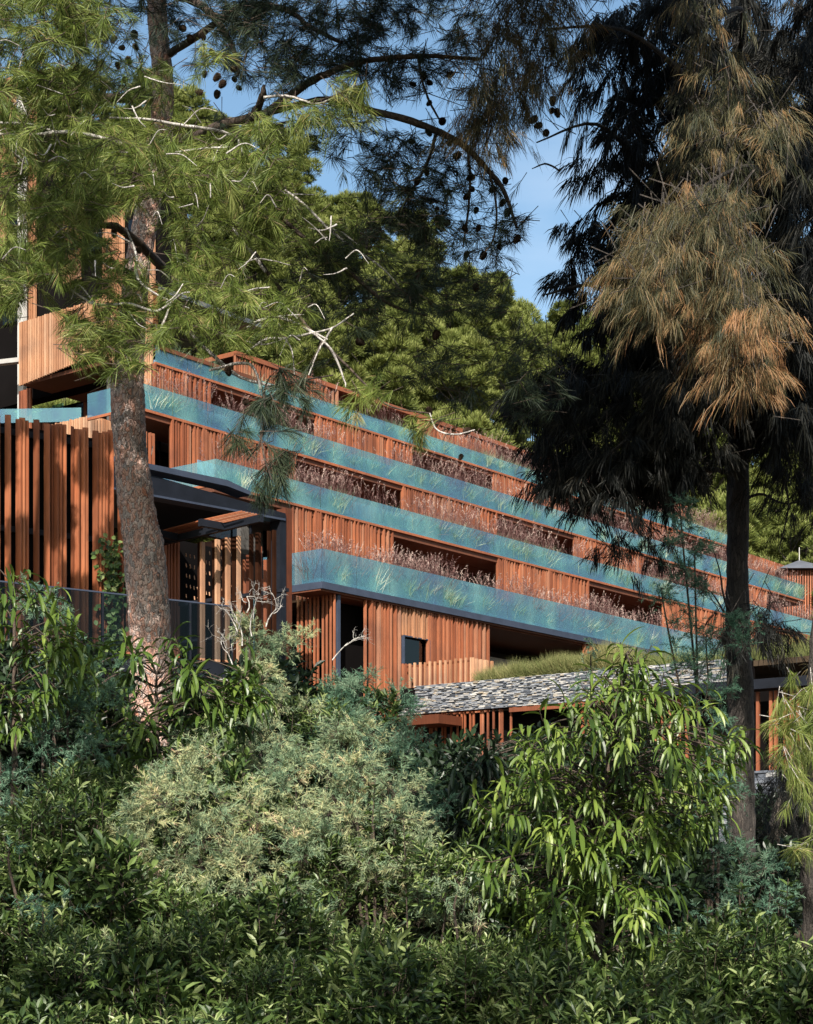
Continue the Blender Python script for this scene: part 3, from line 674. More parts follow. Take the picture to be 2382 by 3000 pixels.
# slats and beams below
def below(px0, px1, y0, y1, **k):
    a, z1_ = pu(px1, y0, us+.1); b, z0_ = pu(px0, y1, us+.1); slats_w(us+.1, a, b, z0_, zsb-.02, parent=stonep, **k)
below(1150, 1493, 2088, 2330, pitch=.19, wid=.065, jit=.4, dep=.05)
below(1690, 1745, 2088, 2200, pitch=.2)
below(1900, 2012, 2060, 2300, pitch=.24)
mb = MB(); a, z_ = pu(1493, 2078, us); b, _ = pu(1960, 2078, us); ubox(mb, us-.03, us+.08, b, a, zsb-.17, zsb-.01, .3); P(mb, 'trim_beam', 'cedar', stonep)
a, z1_ = pu(2350, 2020, us+.1); b, z0_ = pu(2205, 2330, us+.1)
slats_w(us+.1, a, b, z0_-.5, onu(2300, 2016, us)[1]-.03, pitch=.26, wid=.09, parent=stonep, jit=.5)
a, z1_ = pu(2560, 2020, us+.5)
mb = MB(); ubox(mb, us+.7, us+.9, a, wS00+.3, 2, zsb-.02); P(mb, 'inner_wall', 'dark_void', stonep)
mb = MB(); a, z0_ = pu(1185, 2160, us-.05); b, z1_ = pu(1352, 2118, us-.05); ubox(mb, us-1.3, us-.02, b, a, z0_+.25, z0_+.55, .2); P(mb, 'awning', 'dark_cedar', stonep)
# slate retaining wall further down at right
rw = empty('slate_retaining_wall', PD(1640, 1840, 40), 'bluish slate retaining wall with an orange timber cap, low at the right behind the trunks', 'wall')
mb = MB(); p0 = PD(1480, 1825, 41); p1 = PD(1800, 1825, 38)
d_ = (p1-p0)[:2]; Lw = np.linalg.norm(d_); d_ /= Lw; nrm = np.array([-d_[1], d_[0]])
z = 1.0
cs = []; ts = []
while z < 4.3:
    h = R.uniform(.05, .1); s = 0.
    while s < Lw:
        l = R.uniform(.15, .5); a = p0[:2]+d_*s-nrm*R.uniform(0, .05); b = a+d_*(l-.01); c = b+nrm*.25; e_ = a+nrm*.25
        cs.append([(*a,z),(*b,z),(*c,z),(*e_,z),(*a,z+h-.006),(*b,z+h-.006),(*c,z+h-.006),(*e_,z+h-.006)]); ts.append(np.clip(R.normal(.3, .2), 0, 1)); s += l
    z += h
hexes(mb, np.array(cs), np.array(ts)); P(mb, 'slate_face', 'stone', rw)
mb = MB(); pz = PD(1600, 1828, 38)[2]; obox(mb, p0[:2]-nrm*.9, p1[:2]-nrm*.9, .8, pz-.06, pz+.08, tint=.9); P(mb, 'timber_cap', 'cedar', rw)
# timber garden steps bottom right
st = empty('timber_steps', PD(1690, 2100, 26), 'low red timber garden steps at the bottom right edge', 'steps')
mb = MB()
for k in range(5):
    dd = 24.+k*1.6; p = PD(1640, 2156, dd); z0_ = -.05+k*.10; obox(mb, (5.1, dd), (9.5, dd+.1), 1.1, z0_, z0_+.13, tint=R.uniform(.4, 1))
P(mb, 'treads', 'cedar', st)
# small lodge far right
lod = empty('small_lodge', PD(1700, 1225, 112), 'small lodge with a grey pyramid roof above the right end of the terraces', 'building')
def pdf(px, py, d): return PD(px*.71872, py*.71872, d)
c0 = pdf(2345, 1643, 112); e0 = pdf(2290, 1668, 110); e1 = pdf(2420, 1668, 110)
mb = MB(); zz = e0[2]; x0_, x1_ = e0[0]-.3, e1[0]+.3; y0_, y1_ = 109.5, 115.
mb.add([(x0_,y0_,zz),(x1_,y0_,zz),(x1_,y1_,zz),(x0_,y1_,zz),(c0[0],112.3,c0[2]+.1)], Q=[[0,3,2,1]], T=[[0,1,4],[1,2,4],[2,3,4],[3,0,4]]); P(mb, 'roof', 'roof_grey', lod)
mb = MB(); xs = np.arange(x0_+.3, x1_-.3, .16); n = len(xs)
C = np.stack([np.stack([np.stack([xs+dx, np.full(n, 110.+dy), np.full(n, zb2_)], -1) for dx, dy in ((0,0),(.09,0),(.09,.1),(0,.1))], 1) for zb2_ in (zz-3, zz-.05)], 1).reshape(n, 8, 3)
hexes(mb, C, R.uniform(.2, .9, n)); P(mb, 'slat_screen', 'cedar', lod)
mb = MB(); obox(mb, (x0_+.3, 110.2), (x1_-.3, 110.2), 4, zz-3, zz-.02); P(mb, 'wall', 'dark_void', lod)
mb = MB(); tube(mb, [(c0[0], 112.3, c0[2]), (c0[0], 112.3, c0[2]+.9)], .03, 5); P(mb, 'roof_rod', 'white_paint', lod)

# ------------------------------------------------------------------ grasses on the terraces and roofs
def terrace_grass(w, zs, u0, u1, name_label, dens=420, H=(.6, 1.15), seed=1):
    mb = MB(); n = int((u1-u0)*dens)
    nc = max(4, int((u1-u0)/.30)); cu = R.uniform(u0+.3, u1, nc); cw = R.uniform(w+.14, w+.6, nc); ct = np.clip(R.normal(.45, .2, nc), 0, 1); ch = R.uniform(.7, 1.15, nc)
    k = R.integers(0, nc, n); a = R.uniform(0, 6.28, n); rr = np.abs(R.normal(0, .15, n))
    B = uw(cu[k]+rr*np.cos(a), cw[k]+rr*np.sin(a)*.8, zs[1]+.05)
    dr_ = np.stack([np.cos(a)*.30, np.sin(a)*.2, np.ones(n)], -1)+R.normal(0, .2, (n, 3))
    L = R.uniform(*H, n)*ch[k]; blades(mb, B, dr_, L, .010, .45, np.clip(ct[k]+R.normal(0, .12, n), 0, 1))
    o = mb.build('terrace_grass', M['grass'], None); tag(o, name_label, 'grass', kind='stuff')
def plumes(w, zs, spans, label, n_m=56, H=(1.3, 1.9)):
    mb = MB()
    for a, b, dn in spans:
        n = int((b-a)*n_m*dn); 
        if n < 1: continue
        u_ = R.uniform(a, b, n)
        cl = .5+.5*np.sin(u_*1.7+w)*np.sin(u_*.61+1.3*w); keep = R.random(n) < .35+.65*cl; u_ = u_[keep]; cl = cl[keep]; n = len(u_)
        B = uw(u_, w+R.uniform(.25, .85, n), zs[1]+.1); h = R.uniform(*H, n)*(.82+.25*cl)
        lean = R.normal(0, .22, (n, 3)); lean[:, 2] = 1
        blades(mb, B, lean, h*.95, .009, .22, R.uniform(0, .6, n))
        bendd = R.normal(0, .5, (n, 3)); bendd[:, 2] = -.1; tn = np.clip(R.normal(.5, .3, n), 0, 1)
        for j in range(9):
            f = j/8.; Tp = B+unit(lean)*(h*(.78+.2*f))[:, None]+bendd*(.10*f*f); blades(mb, Tp+R.normal(0, .008, (n, 3)), lean+bendd*(.4+f)+R.normal(0, .35, (n, 3)), .10, .016, .3, np.clip(tn+.2*f, 0, 1))
        # leafy brown base seen above the glass
        m = n*5; kk = R.integers(0, n, m); blades(mb, B[kk]+R.normal(0, .06, (m, 3))*[1, 1, 0], R.normal(0, .28, (m, 3))+[0, 0, 1], h[kk]*R.uniform(.7, 1., m), .010, .35, np.clip(R.normal(.25, .2, m), 0, 1))
    o = mb.build('plume_grass', M['plume'], None); tag(o, label, 'grass', kind='stuff')
L_ = 'purple plumed grass rising above the %s glass balustrade'; G_ = 'pale green grass planted behind the %s teal glass'
for (w, zs, u0, u1, nm, sp) in ((wA, zA, uA0+.1, uA1, 'lowest', ((870,940,.3),(943,1165,1.5),(1160,1340,2.),(1340,1560,.7),(1560,1740,1.6),(1740,1880,1.7),(1880,2000,.6),(2000,2480,.8))),
                            (wB, zB, uB0+.1, uB1, 'second', ((640,700,.5),(700,860,.8),(870,1035,1.9),(1035,1160,.4),(1160,1260,.5),(1260,1440,1.3),(1440,1560,1.2),(1560,1620,1.),(1620,1900,.5),(1900,2480,.9))),
                            (wC, zC, uC0+.1, uC1-.3, 'third', ((430,640,.8),(700,960,1.),(960,1090,.8),(1180,1310,1.),(1310,1456,1.1),(1456,1760,.8),(1760,2356,.9))),
                            (wD, zD, uD0+.1, uD1-.3, 'topmost', ((850,1000,.4),(1100,1226,.3),(1320,1460,.8),(1460,1640,1.5),(1640,2131,1.)))):
    terrace_grass(w, zs, u0, u1, G_ % nm); plumes(w, zs, [(U(a, w), U(b, w), dn) for a, b, dn in sp if U(b, w) > u0], L_ % nm)
def roofgrass(px0, px1, H, n, tilt=0., lab='', mat='dry_grass', du=(.1, 1.6), tr=(.2, .9)):
    a = pu(px0, 1990, us)[0]; b = pu(px1, 1990, us)[0]; mb = MB(); w_ = R.uniform(b, a, n)
    cl = .5+.5*np.sin(w_*2.1)*np.cos(w_*.9+1); B = uw(us+.3+R.uniform(*du, n), w_, zst-.1); L = R.uniform(*H, n)*(.6+.6*cl)
    blades(mb, B, R.normal(0, .32, (n, 3))+[0, 0, 1], L, .011, .4, np.clip(R.normal(.35+.35*cl, .22, n), *tr))
    tag(mb.build('roof_grass', M[mat], None), lab, 'grass', kind='stuff')
roofgrass(1370, 1580, (.35, .85), 12000, lab='green roof grass over the left part of the slate wall')
roofgrass(1480, 1760, (.5, 1.25), 36000, lab='straw coloured long grass along the top of the slate wall', tr=(.35, 1))
roofgrass(1740, 2540, (.35, 1.1), 34000, lab='dark green planting on the pavilion roof at the right', tr=(0, .5), du=(.3, 5))

# ------------------------------------------------------------------ pines on the hillside
def far_crown(seed, h=11., rad=3.4, n_cl=95, per=430):
    mb = MB(); tr = MB()
    for k in range(n_cl):
        t = R.uniform(.28, 1.0)**.8; a = R.uniform(0, 6.28); rr = rad*math.sin(math.pi*min(1, (1.08-t)*.95+.05))**.7*R.uniform(.3, 1.)
        c = np.array([rr*math.cos(a), rr*math.sin(a), h*t]); cr_ = R.uniform(.4, .95)
        d = R.normal(0, 1, (per, 3)); d = unit(d); d[:, 2] = np.abs(d[:, 2])*1.1-.3; B = c+d*np.array([cr_, cr_*R.uniform(.7, 1), cr_*R.uniform(.6, 1.)])*R.uniform(.55, 1, (per, 1))
        blades(mb, B, d+R.normal(0, .3, (per, 3))+np.array([0, 0, .4]), R.uniform(.20, .38, per), .045, -.1, np.clip(R.normal(.45+.12*math.sin(seed+k), .16, per)+d[:, 2]*.22, 0, 1))
        if k % 3 == 0:
            z0 = max(1., c[2]-rr*.5-.6); tube(tr, smooth_line([(0, 0, z0), (c[0]*.5, c[1]*.5, (z0+c[2])/2-.1), c], 5), np.linspace(.07, .02, 5), 5)
    tube(tr, smooth_line([(0, 0, -1), (.15, .05, h*.35), (-.1, .1, h*.7), (0, 0, h*.97)], 9), np.linspace(.22, .03, 9), 8)
    return mb, tr
protos = []
for s_ in range(4):
    mb, tr = far_crown(s_, h=[11, 12.5, 9.5, 11.5][s_], rad=[3.3, 3.0, 3.6, 2.7][s_])
    o1 = mb.build('crown', M['far_pine'], None); o2 = tr.build('trunk', M['dark_bark'], None)
    protos.append((o1.data, o2.data)); bpy.data.objects.remove(o1); bpy.data.objects.remove(o2)
pts = []
for yy in np.arange(88, 157, 5.6):
    for xx in np.arange(-.30*yy, .29*yy, 5.0):
        x_ = xx+R.uniform(-1.8, 1.8); y_ = yy+R.uniform(-2, 2)
        w_ = (x_-O[0])*NB[0]+(y_-O[1])*NB[1]; u_ = (x_-O[0])*D1[0]+(y_-O[1])*D1[1]
        if w_ < 24 and u_ < uC1+5: continue
        if w_ < 1: continue
        pts.append((x_, y_))
rows_ = ['low on the slope', 'halfway up the slope', 'high on the slope', 'on the ridge']
cols3 = ['behind the slatted tower', 'behind the near pine', 'left of the sky gap', 'below the sky gap', 'behind the she oak', 'at the right edge']
cell_ = {}
for i, (x_, y_) in enumerate(pts):
    r = 0 if y_ < 104 else 1 if y_ < 122 else 2 if y_ < 144 else 3
    cell_.setdefault((r, int(np.clip((x_/y_*F+856)/285.4, 0, 5))), []).append(i)
ORD = ['first', 'second', 'third', 'fourth', 'fifth', 'sixth', 'seventh', 'eighth', 'ninth', 'tenth', 'eleventh', 'twelfth', 'thirteenth', 'fourteenth', 'fifteenth', 'sixteenth', 'seventeenth', 'eighteenth', 'nineteenth', 'twentieth']
for (r, c), ids in cell_.items():
  ids.sort(key=lambda i: pts[i][0]/pts[i][1])
  for j, i in enumerate(ids):
    x_, y_ = pts[i]
    o = empty('pine_tree', (x_, y_, float(terrain(x_, y_))-.3), '%s pine from the left %s, %s' % (ORD[j], rows_[r], cols3[c]), 'tree', 'hillside pines')
    o.rotation_euler.z = R.uniform(0, 6.28); s_ = R.uniform(.85, 1.2); o.scale = (s_*R.uniform(.9, 1.1), s_, s_)
    a, b = protos[R.integers(0, 4)]; link(bpy.data.objects.new('crown', a), o); link(bpy.data.objects.new('trunk', b), o)

# ------------------------------------------------------------------ near pine on the left
def limb(mb, pts, k=7, rough=.04, n=None):
    """pts: (x, y, distance, width in layout units)"""
    p = np.array(pts, float); W3 = PD(p[:, 0], p[:, 1], p[:, 2]); r = p[:, 3]*p[:, 2]/F*.5
    m = n or max(6, len(p)*4); C = smooth_line(np.concatenate([W3, r[:, None]], 1), m); C[1:-1, :3] += R.normal(0, .12 if m < 60 else .0, (m-2, 3))*C[1:-1, 3:4]
    tube(mb, C[:, :3], np.maximum(C[:, 3], .002), k, rough=rough); return C
pine = empty('pine_tree', PD(320, 2200, 18), 'near pine with a thick scaly red grey trunk and long drooping needles, at the left', 'tree')
tk = MB()
TPs = .99
TP = [(330, 2250, 18, 125), (324, 1700, 18, 104), (317, 1370, 18, 86), (311, 1250, 18, 88), (304, 1160, 18, 86), (293, 1100, 18, 80), (283, 1030, 18, 75), (275, 950, 18, 71), (269, 860, 18, 72), (270, 780, 18, 66), (277, 700, 18.1, 58), (290, 560, 18.2, 54), (318, 400, 18.3, 50), (342, 225, 18.4, 46), (341, 150, 18.4, 44), (333, 60, 18.4, 42), (330, -40, 18.4, 40), (335, -350, 18.3, 34), (350, -700, 18.2, 26), (360, -1000, 18, 16)]
TP = [(a, b, c, d*TPs) for a, b, c, d in TP]
limb(tk, TP, k=72, rough=.016, n=520)
tk.build('trunk', M['pine_bark'], pine, True)
br = MB(); tw = MB()
LB = [  # dark thick limbs
 [(470,320,18,20),(500,290,17.6,20),(530,255,17.3,18),(553,200,17,14),(556,180,17,6)],
 [(340,300,18.3,24),(400,290,18,22),(470,262,17.6,20),(560,238,17.4,19),(640,180,17.2,17),(700,150,17,14),(770,128,17,12),(880,118,17,10),(1010,124,17,7)],
 [(560,238,17.4,14),(680,210,17.3,13),(760,228,17.2,14),(850,250,17,15),(920,275,17,15),(980,310,17,13),(1030,360,17,11),(1065,410,17,9),(1088,480,17,6)],
 [(455,378,17,13),(520,395,16.8,12),(560,430,16.6,10),(640,500,16.5,9),(730,570,16.5,9),(820,640,16.5,7),(900,665,16.5,4)],
 [(340,560,18.2,22),(300,520,17.5,18),(250,480,17.2,16),(200,470,17,12),(140,440,17,8)],
 [(330,210,18.4,20),(230,205,18,18),(160,190,17.5,14),(80,185,17.3,8)],
 [(336,-20,18.4,18),(420,10,18,16),(470,60,17.6,14),(500,130,17.3,9),(500,160,17.2,6)],
 [(345,120,18.4,16),(440,60,18,14),(520,10,17.6,12),(600,20,17.4,11),(660,60,17.2,9),(720,90,17,8)],
 [(500,470,16.7,7),(530,520,16.6,8),(560,570,16.5,9),(600,620,16.5,8),(640,680,16.4,7),(700,740,16.4,6),(760,800,16.4,5),(820,855,16.4,4),(905,870,16.3,3)],
 [(400,560,18,14),(395,500,17.8,14),(385,440,17.6,12),(375,420,17.5,5)],
 [(920,275,17,8),(905,330,17,7),(880,380,17,6),(850,430,17,5),(820,470,17,3)],
 [(985,315,17,6),(990,380,17,6),(985,450,17,5),(975,520,17,3)],
 [(1030,360,17,6),(1045,430,16.9,5),(1040,500,16.9,4),(1010,545,16.9,3)],
 [(880,118,17,6),(890,170,17,5),(905,215,17,5),(930,260,17,4)],
 [(560,880,15.4,5),(556,840,15.4,5),(560,810,15.5,4),(570,790,15.5,3)],
 [(556,880,15.4,4),(548,930,15.4,4),(520,970,15.4,3)],[(556,930,15.4,4),(590,965,15.4,3),(600,990,15.4,3)],[(548,910,15.4,4),(556,960,15.3,4),(572,1010,15.3,3)],
 [(556,820,15.4,4),(640,800,15.6,4),(700,790,15.8,3)]]
for l in LB: limb(br, l, k=8, rough=.05)
LT = [  # pale sunlit twiggy branches
 [(0,282,15.5,7),(60,285,15.5,8),(130,278,15.6,9),(190,285,15.8,9),(260,305,16,9),(262,318,16,4)],
 [(0,258,15.6,5),(60,262,15.6,7),(110,275,15.7,5)],
 [(230,248,16,4),(300,250,16,6),(370,262,16.2,8),(440,272,16.4,8),(490,285,16.6,9)],
 [(68,60,16,8),(95,90,16,6),(120,115,16,4),(150,135,16,2)],[(95,88,16,5),(120,125,16,3),(135,150,16,2)],
 [(150,610,15.3,3),(200,640,15.3,6),(270,640,15.3,7),(330,655,15.4,6),(380,620,15.5,4),(400,615,15.5,2)],
 [(200,640,15.3,4),(165,600,15.3,3),(150,630,15.3,2)],
 [(265,480,16,4),(285,530,15.8,6),(290,585,15.7,6),(330,620,15.6,5),(400,650,15.6,3)],
 [(400,700,15.8,9),(440,740,15.8,8),(500,790,15.8,7),(560,810,15.6,6),(600,815,15.6,3)],
 [(520,690,16,6),(560,670,16,8),(600,672,16,8),(640,690,16,7),(690,715,16,4)],
 [(440,780,15.6,5),(500,765,15.6,7),(530,770,15.6,7),(545,800,15.6,5),(548,830,15.6,2)],
 [(520,740,16,4),(560,715,16,6),(600,712,16,6),(640,705,16,5),(700,690,16,4),(745,660,16,3)],
 [(600,712,16,4),(615,740,16,3),(620,790,16,2)],[(640,690,16,4),(670,710,16,5),(700,740,16,6),(725,800,16,4),(728,815,16,2)],
 [(700,690,16,5),(670,740,16,4),(650,790,16,3)],
 [(370,320,16,4),(440,312,16,5),(480,310,16,3)],[(500,290,16.5,5),(510,330,16.5,4),(480,370,16.4,4),(460,380,16.4,2)],
 [(555,205,16.5,6),(600,202,16.5,6),(640,212,16.4,5),(672,218,16.3,4),(735,190,16.2,3)],
 [(600,400,16.5,5),(640,430,16.5,6),(690,480,16.5,6),(740,520,16.5,5),(800,560,16.5,4),(840,600,16.5,2)],
 [(490,480,16.4,5),(520,520,16.4,8),(560,572,16.4,8)],
 [(690,480,16.5,4),(720,490,16.5,4),(760,520,16.5,3)],[(540,395,16.5,3),(560,440,16.5,3),(590,470,16.5,3),(600,500,16.5,2)],
 [(590,400,16.5,3),(612,420,16.5,3),(605,450,16.5,2)],[(500,560,16,2),(540,545,16,3),(580,550,16,2)],
 [(320,950,15.6,0.5),(322,940,15.6,2),(318,960,15.6,1)],
 [(360,640,15.6,4),(340,690,15.6,6),(330,705,15.6,8),(345,720,15.6,4)],
 [(165,285,15.7,3),(168,330,15.7,3),(166,345,15.7,2)],[(120,290,15.7,2),(112,320,15.7,2)],
 [(905,870,16.3,3),(920,905,16.2,4),(960,915,16.2,4),(1000,905,16.2,3)]]
for l in LT: limb(tw, l, k=6, rough=.06)
for xy_ in scatter([(20,20),(560,260),(700,420),(760,560),(620,740),(330,700),(0,600),(0,60)], 95):
    a = R.uniform(0, 6.28); l_ = R.uniform(30, 95); d0_ = R.uniform(14.9, 16.2); b_ = R.uniform(-26, 14)
    x0_, y0_ = xy_; x1_, y1_ = x0_+math.cos(a)*l_, y0_+math.sin(a)*l_*.6
    limb(tw, [(x0_, y0_, d0_, R.uniform(2.5, 5)), ((x0_+x1_)/2, (y0_+y1_)/2+b_, d0_-.1, 2.4), (x1_, y1_, d0_-.2, 1)], k=5, rough=.05)
br.build('limb', M['brown_twig'], pine, True)

def tuft_set(mb, tw_, C, n_needle, L=.17, wd=.0042, spread=.75, axis_down=.35, anchor=None, tl=(0, 1), tmu=.5):
    """C (n,3) tuft origins; each tuft is a drooping shoot ringed with needles"""
    n = len(C); A = R.normal(0, 1, (n, 3)); A[:, 2] = -np.abs(A[:, 2])*axis_down-.1+R.normal(0, .25, n); A[:, 1] -= .25; A = unit(A)
    sh = R.uniform(.06, .13, n); back = C-A*sh[:, None]*2.2-np.array([0, 0, 1])*R.uniform(-.02, .06, n)[:, None]
    tubes3(tw_, back, C+A*sh[:, None]*.6, .0045, .002, .5)
    k = np.repeat(np.arange(n), n_needle); m = len(k)
    s = R.uniform(0, 1, m); base = C[k]-A[k]*(sh[k]*(1-s)*1.2)[:, None]+A[k]*(sh[k]*s*.6)[:, None]
    sp = spread*(1.15-.75*s); pr_ = R.normal(0, 1, (m, 3)); pr_ = unit(pr_-A[k]*np.sum(pr_*A[k], 1)[:, None])
    d = unit(A[k]+pr_*sp[:, None]); tt = np.clip(R.normal(tmu, .13, n)[k]+R.normal(0, .14, m), *tl)
    dead = R.random(m) < .03; tt[dead] = 1
    blades(mb, base, d, L*R.uniform(.7, 1.15, m), wd, R.uniform(.2, .8, m), tt)

fo = MB(); fd = MB(); tb = MB()
def region(poly, n, d0, d1, mbx, nn=46, **k):
    n = int(n*1.4)
    xy = scatter(poly, n); d = R.uniform(d0, d1, n)
    # gather into loose clumps so that gaps show
    nc = max(3, n//7); cx = xy[R.integers(0, n, nc)]; 
    cd = R.uniform(d0, d1, nc); j = R.integers(0, nc, n); f = R.random(n) < .75
    xy[f] = cx[j[f]]+R.normal(0, 24, (f.sum(), 2)); d[f] = cd[j[f]]+R.normal(0, .15, f.sum())
    tuft_set(mbx, tb, PD(xy[:, 0], xy[:, 1], d), nn, **k)
region([(-40,-40),(200,-40),(225,60),(215,190),(120,240),(-40,280)], 340, 15.2, 17, fo)
region([(180,150),(330,160),(330,235),(170,240)], 60, 17, 18.8, fo, tmu=.35)
region([(-40,270),(250,235),(420,270),(560,260),(620,330),(560,380),(430,390),(250,420),(-40,420)], 330, 15, 17.2, fo)
region([(-40,400),(300,400),(240,440),(210,560),(-40,640)], 230, 15, 16.5, fo)
region([(370,380),(560,400),(590,500),(480,560),(380,520)], 90, 15.5, 16.6, fo)
region([(230,560),(420,560),(620,600),(600,690),(420,740),(330,690),(230,640)], 130, 15, 16.2, fo)
region([(150,650),(330,640),(335,720),(290,770),(190,780),(130,720)], 90, 15, 15.8, fo, tmu=.55)
region([(560,330),(700,420),(860,560),(820,620),(640,520),(560,440)], 60, 16.2, 17, fo, tmu=.4)
region([(600,250),(700,210),(760,240),(640,290)], 14, 16, 16.5, fo)
for (x, y, n_) in ((735,180,9),(750,215,8),(630,240,7),(560,260,5),(760,850,6),(870,900,6),(780,820,4),(300,330,8),(60,560,9),(20,600,9),(450,120,6),(540,300,5)):
    c = PD(x, y, 16)+R.normal(0, .07, (n_, 3)); tuft_set(fo, tb, c, 60, L=.2, tmu=.62, axis_down=1.0)
for (x, y, n_) in ((570,860,16),(600,800,10),(520,930,8),(600,960,9),(575,1000,9),(560,1030,6),(640,830,6)):
    c = PD(x, y, 15.4)+R.normal(0, .07, (n_, 3)); tuft_set(fd, tb, c, 60, L=.2, wd=.004, axis_down=1.2, tmu=.6)
# darker upper crown against the sky
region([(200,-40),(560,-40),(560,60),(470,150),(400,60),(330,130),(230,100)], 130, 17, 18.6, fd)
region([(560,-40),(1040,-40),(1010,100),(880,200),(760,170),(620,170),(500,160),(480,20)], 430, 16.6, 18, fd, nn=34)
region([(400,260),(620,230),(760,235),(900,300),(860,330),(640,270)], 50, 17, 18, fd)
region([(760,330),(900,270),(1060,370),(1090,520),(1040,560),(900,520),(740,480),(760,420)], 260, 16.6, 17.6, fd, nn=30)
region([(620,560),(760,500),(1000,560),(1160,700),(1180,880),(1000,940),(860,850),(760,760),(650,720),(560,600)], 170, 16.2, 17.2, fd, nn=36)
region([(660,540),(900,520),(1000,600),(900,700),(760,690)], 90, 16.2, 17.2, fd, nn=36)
fo.build('sunlit_foliage', M['pine'], pine); fd.build('shaded_foliage', M['shaded_pine'], pine)
tw.build('pale_twigs', M['grey_twig'], pine, True); tb.build('shoots', M['brown_twig'], pine)
# cones
cb = MB(); nn_ = 14
for i in range(nn_*9):
    pass
ph = np.arange(90)*2.4; zz_ = np.linspace(-.9, .9, 90); rad_ = np.sqrt(1-zz_**2)*(1-.25*zz_)
Cc = np.stack([np.cos(ph)*rad_*.026, np.sin(ph)*rad_*.026, zz_*.045], -1); dirc = unit(np.stack([np.cos(ph)*rad_, np.sin(ph)*rad_, zz_*.5+.35], -1))
leaves(cb, Cc*.85, dirc, np.tile([0, 0, 1.], (90, 1)), .016, .022, 0, 2, .2)
pp = smooth_line([(0,0,-.043),(0,0,-.02),(0,0,.02),(0,0,.045)], 7); tube(cb, pp, np.array([.006, .020, .026, .027, .024, .016, .004]), 9)
co = cb.build('pine_cone', M['cone'], None); cme = co.data; bpy.data.objects.remove(co)
cones = [(240,80),(255,105),(385,60),(400,90),(425,75),(278,75),(268,132),(262,165),(250,135),(288,98),(440,105),(430,155),(450,165),(470,175),(455,200),(490,150),(500,185),(420,190),(890,160),(870,175),(905,215),(930,255),(905,280),(945,300),(960,330),(990,370),(1000,400),(1005,440),(1010,480),(880,380),(860,400),(900,360),(920,440),(945,470),(985,420),(975,480),(1040,400),(1055,430),(1060,380),(1070,450),(1085,500),(1050,520),(1020,540),(985,540),(870,300),(905,170),(950,155),(1120,250),(1150,275),(1135,265),(1165,235),(1160,215),(1175,240),(1000,605),(920,700),(755,720),(910,640),(880,575),(985,905),(905,865),(970,965),(490,165),(240,495),(288,527),(515,845),(480,780)]
for i, (x, y) in enumerate(cones):
    dd = 17 if x > 600 and y < 560 else 16.4
    if (x, y) in ((240,495),(288,527),(515,845),(480,780)): dd = 15.6
    if y < 210 and x < 510: dd = 17.4
    o = bpy.data.objects.new('pine_cone', cme); p = PD(x+R.normal(0, 3), y+R.normal(0, 3), dd)-np.array(pine.location); o.location = tuple(p)
    s_ = R.uniform(.7, 1.1); o.scale = (s_,)*3; o.rotation_euler = (R.uniform(1.2, 4.), R.uniform(-.8, .8), R.uniform(0, 6)); link(o, pine)

# unseen clumps added above the pine, sunward of its dark parts, to shade them
def shade_clumps(poly, dist, mbx, n, L=.22, nn=40, r=.35, wd=.012, top=-120, kmin=2.0):
    xy = scatter(poly, n); P0 = PD(xy[:, 0], xy[:, 1], R.uniform(*dist, n)); out = []
    for p in P0:
        for k in np.arange(kmin, 22, .25):
            q = p+S*k; yv = 1868-(q[2]-CZ)/q[1]*F
            if q[1] > 1.5 and yv < top: out.append(q); break
    C = np.array(out); m = len(C)*nn; j = np.repeat(np.arange(len(C)), nn)
    B = C[j]+R.normal(0, r*.5, (m, 3)); d = R.normal(0, 1, (m, 3)); d[:, 2] -= .5
    blades(mbx, B, d, L*R.uniform(.7, 1.2, m), wd, .4, np.clip(R.normal(.4, .2, m), 0, 1))
oh = MB()
shade_clumps([(300,-40),(385,-40),(380,240),(300,240)], (18.2, 18.4), oh, 60, nn=50, wd=.02, top=-200)
shade_clumps([(560,-40),(960,-40),(1000,200),(1090,480),(1040,560),(900,520),(760,400),(620,170),(480,60)], (17, 17.4), oh, 300, nn=60, wd=.014, top=-230)
shade_clumps([(620,560),(1000,540),(1180,800),(1000,940),(760,760)], (16.6, 16.9), oh, 170, nn=60, wd=.014, top=-230)
oh.build('added_shade_foliage', M['shaded_pine'], pine)

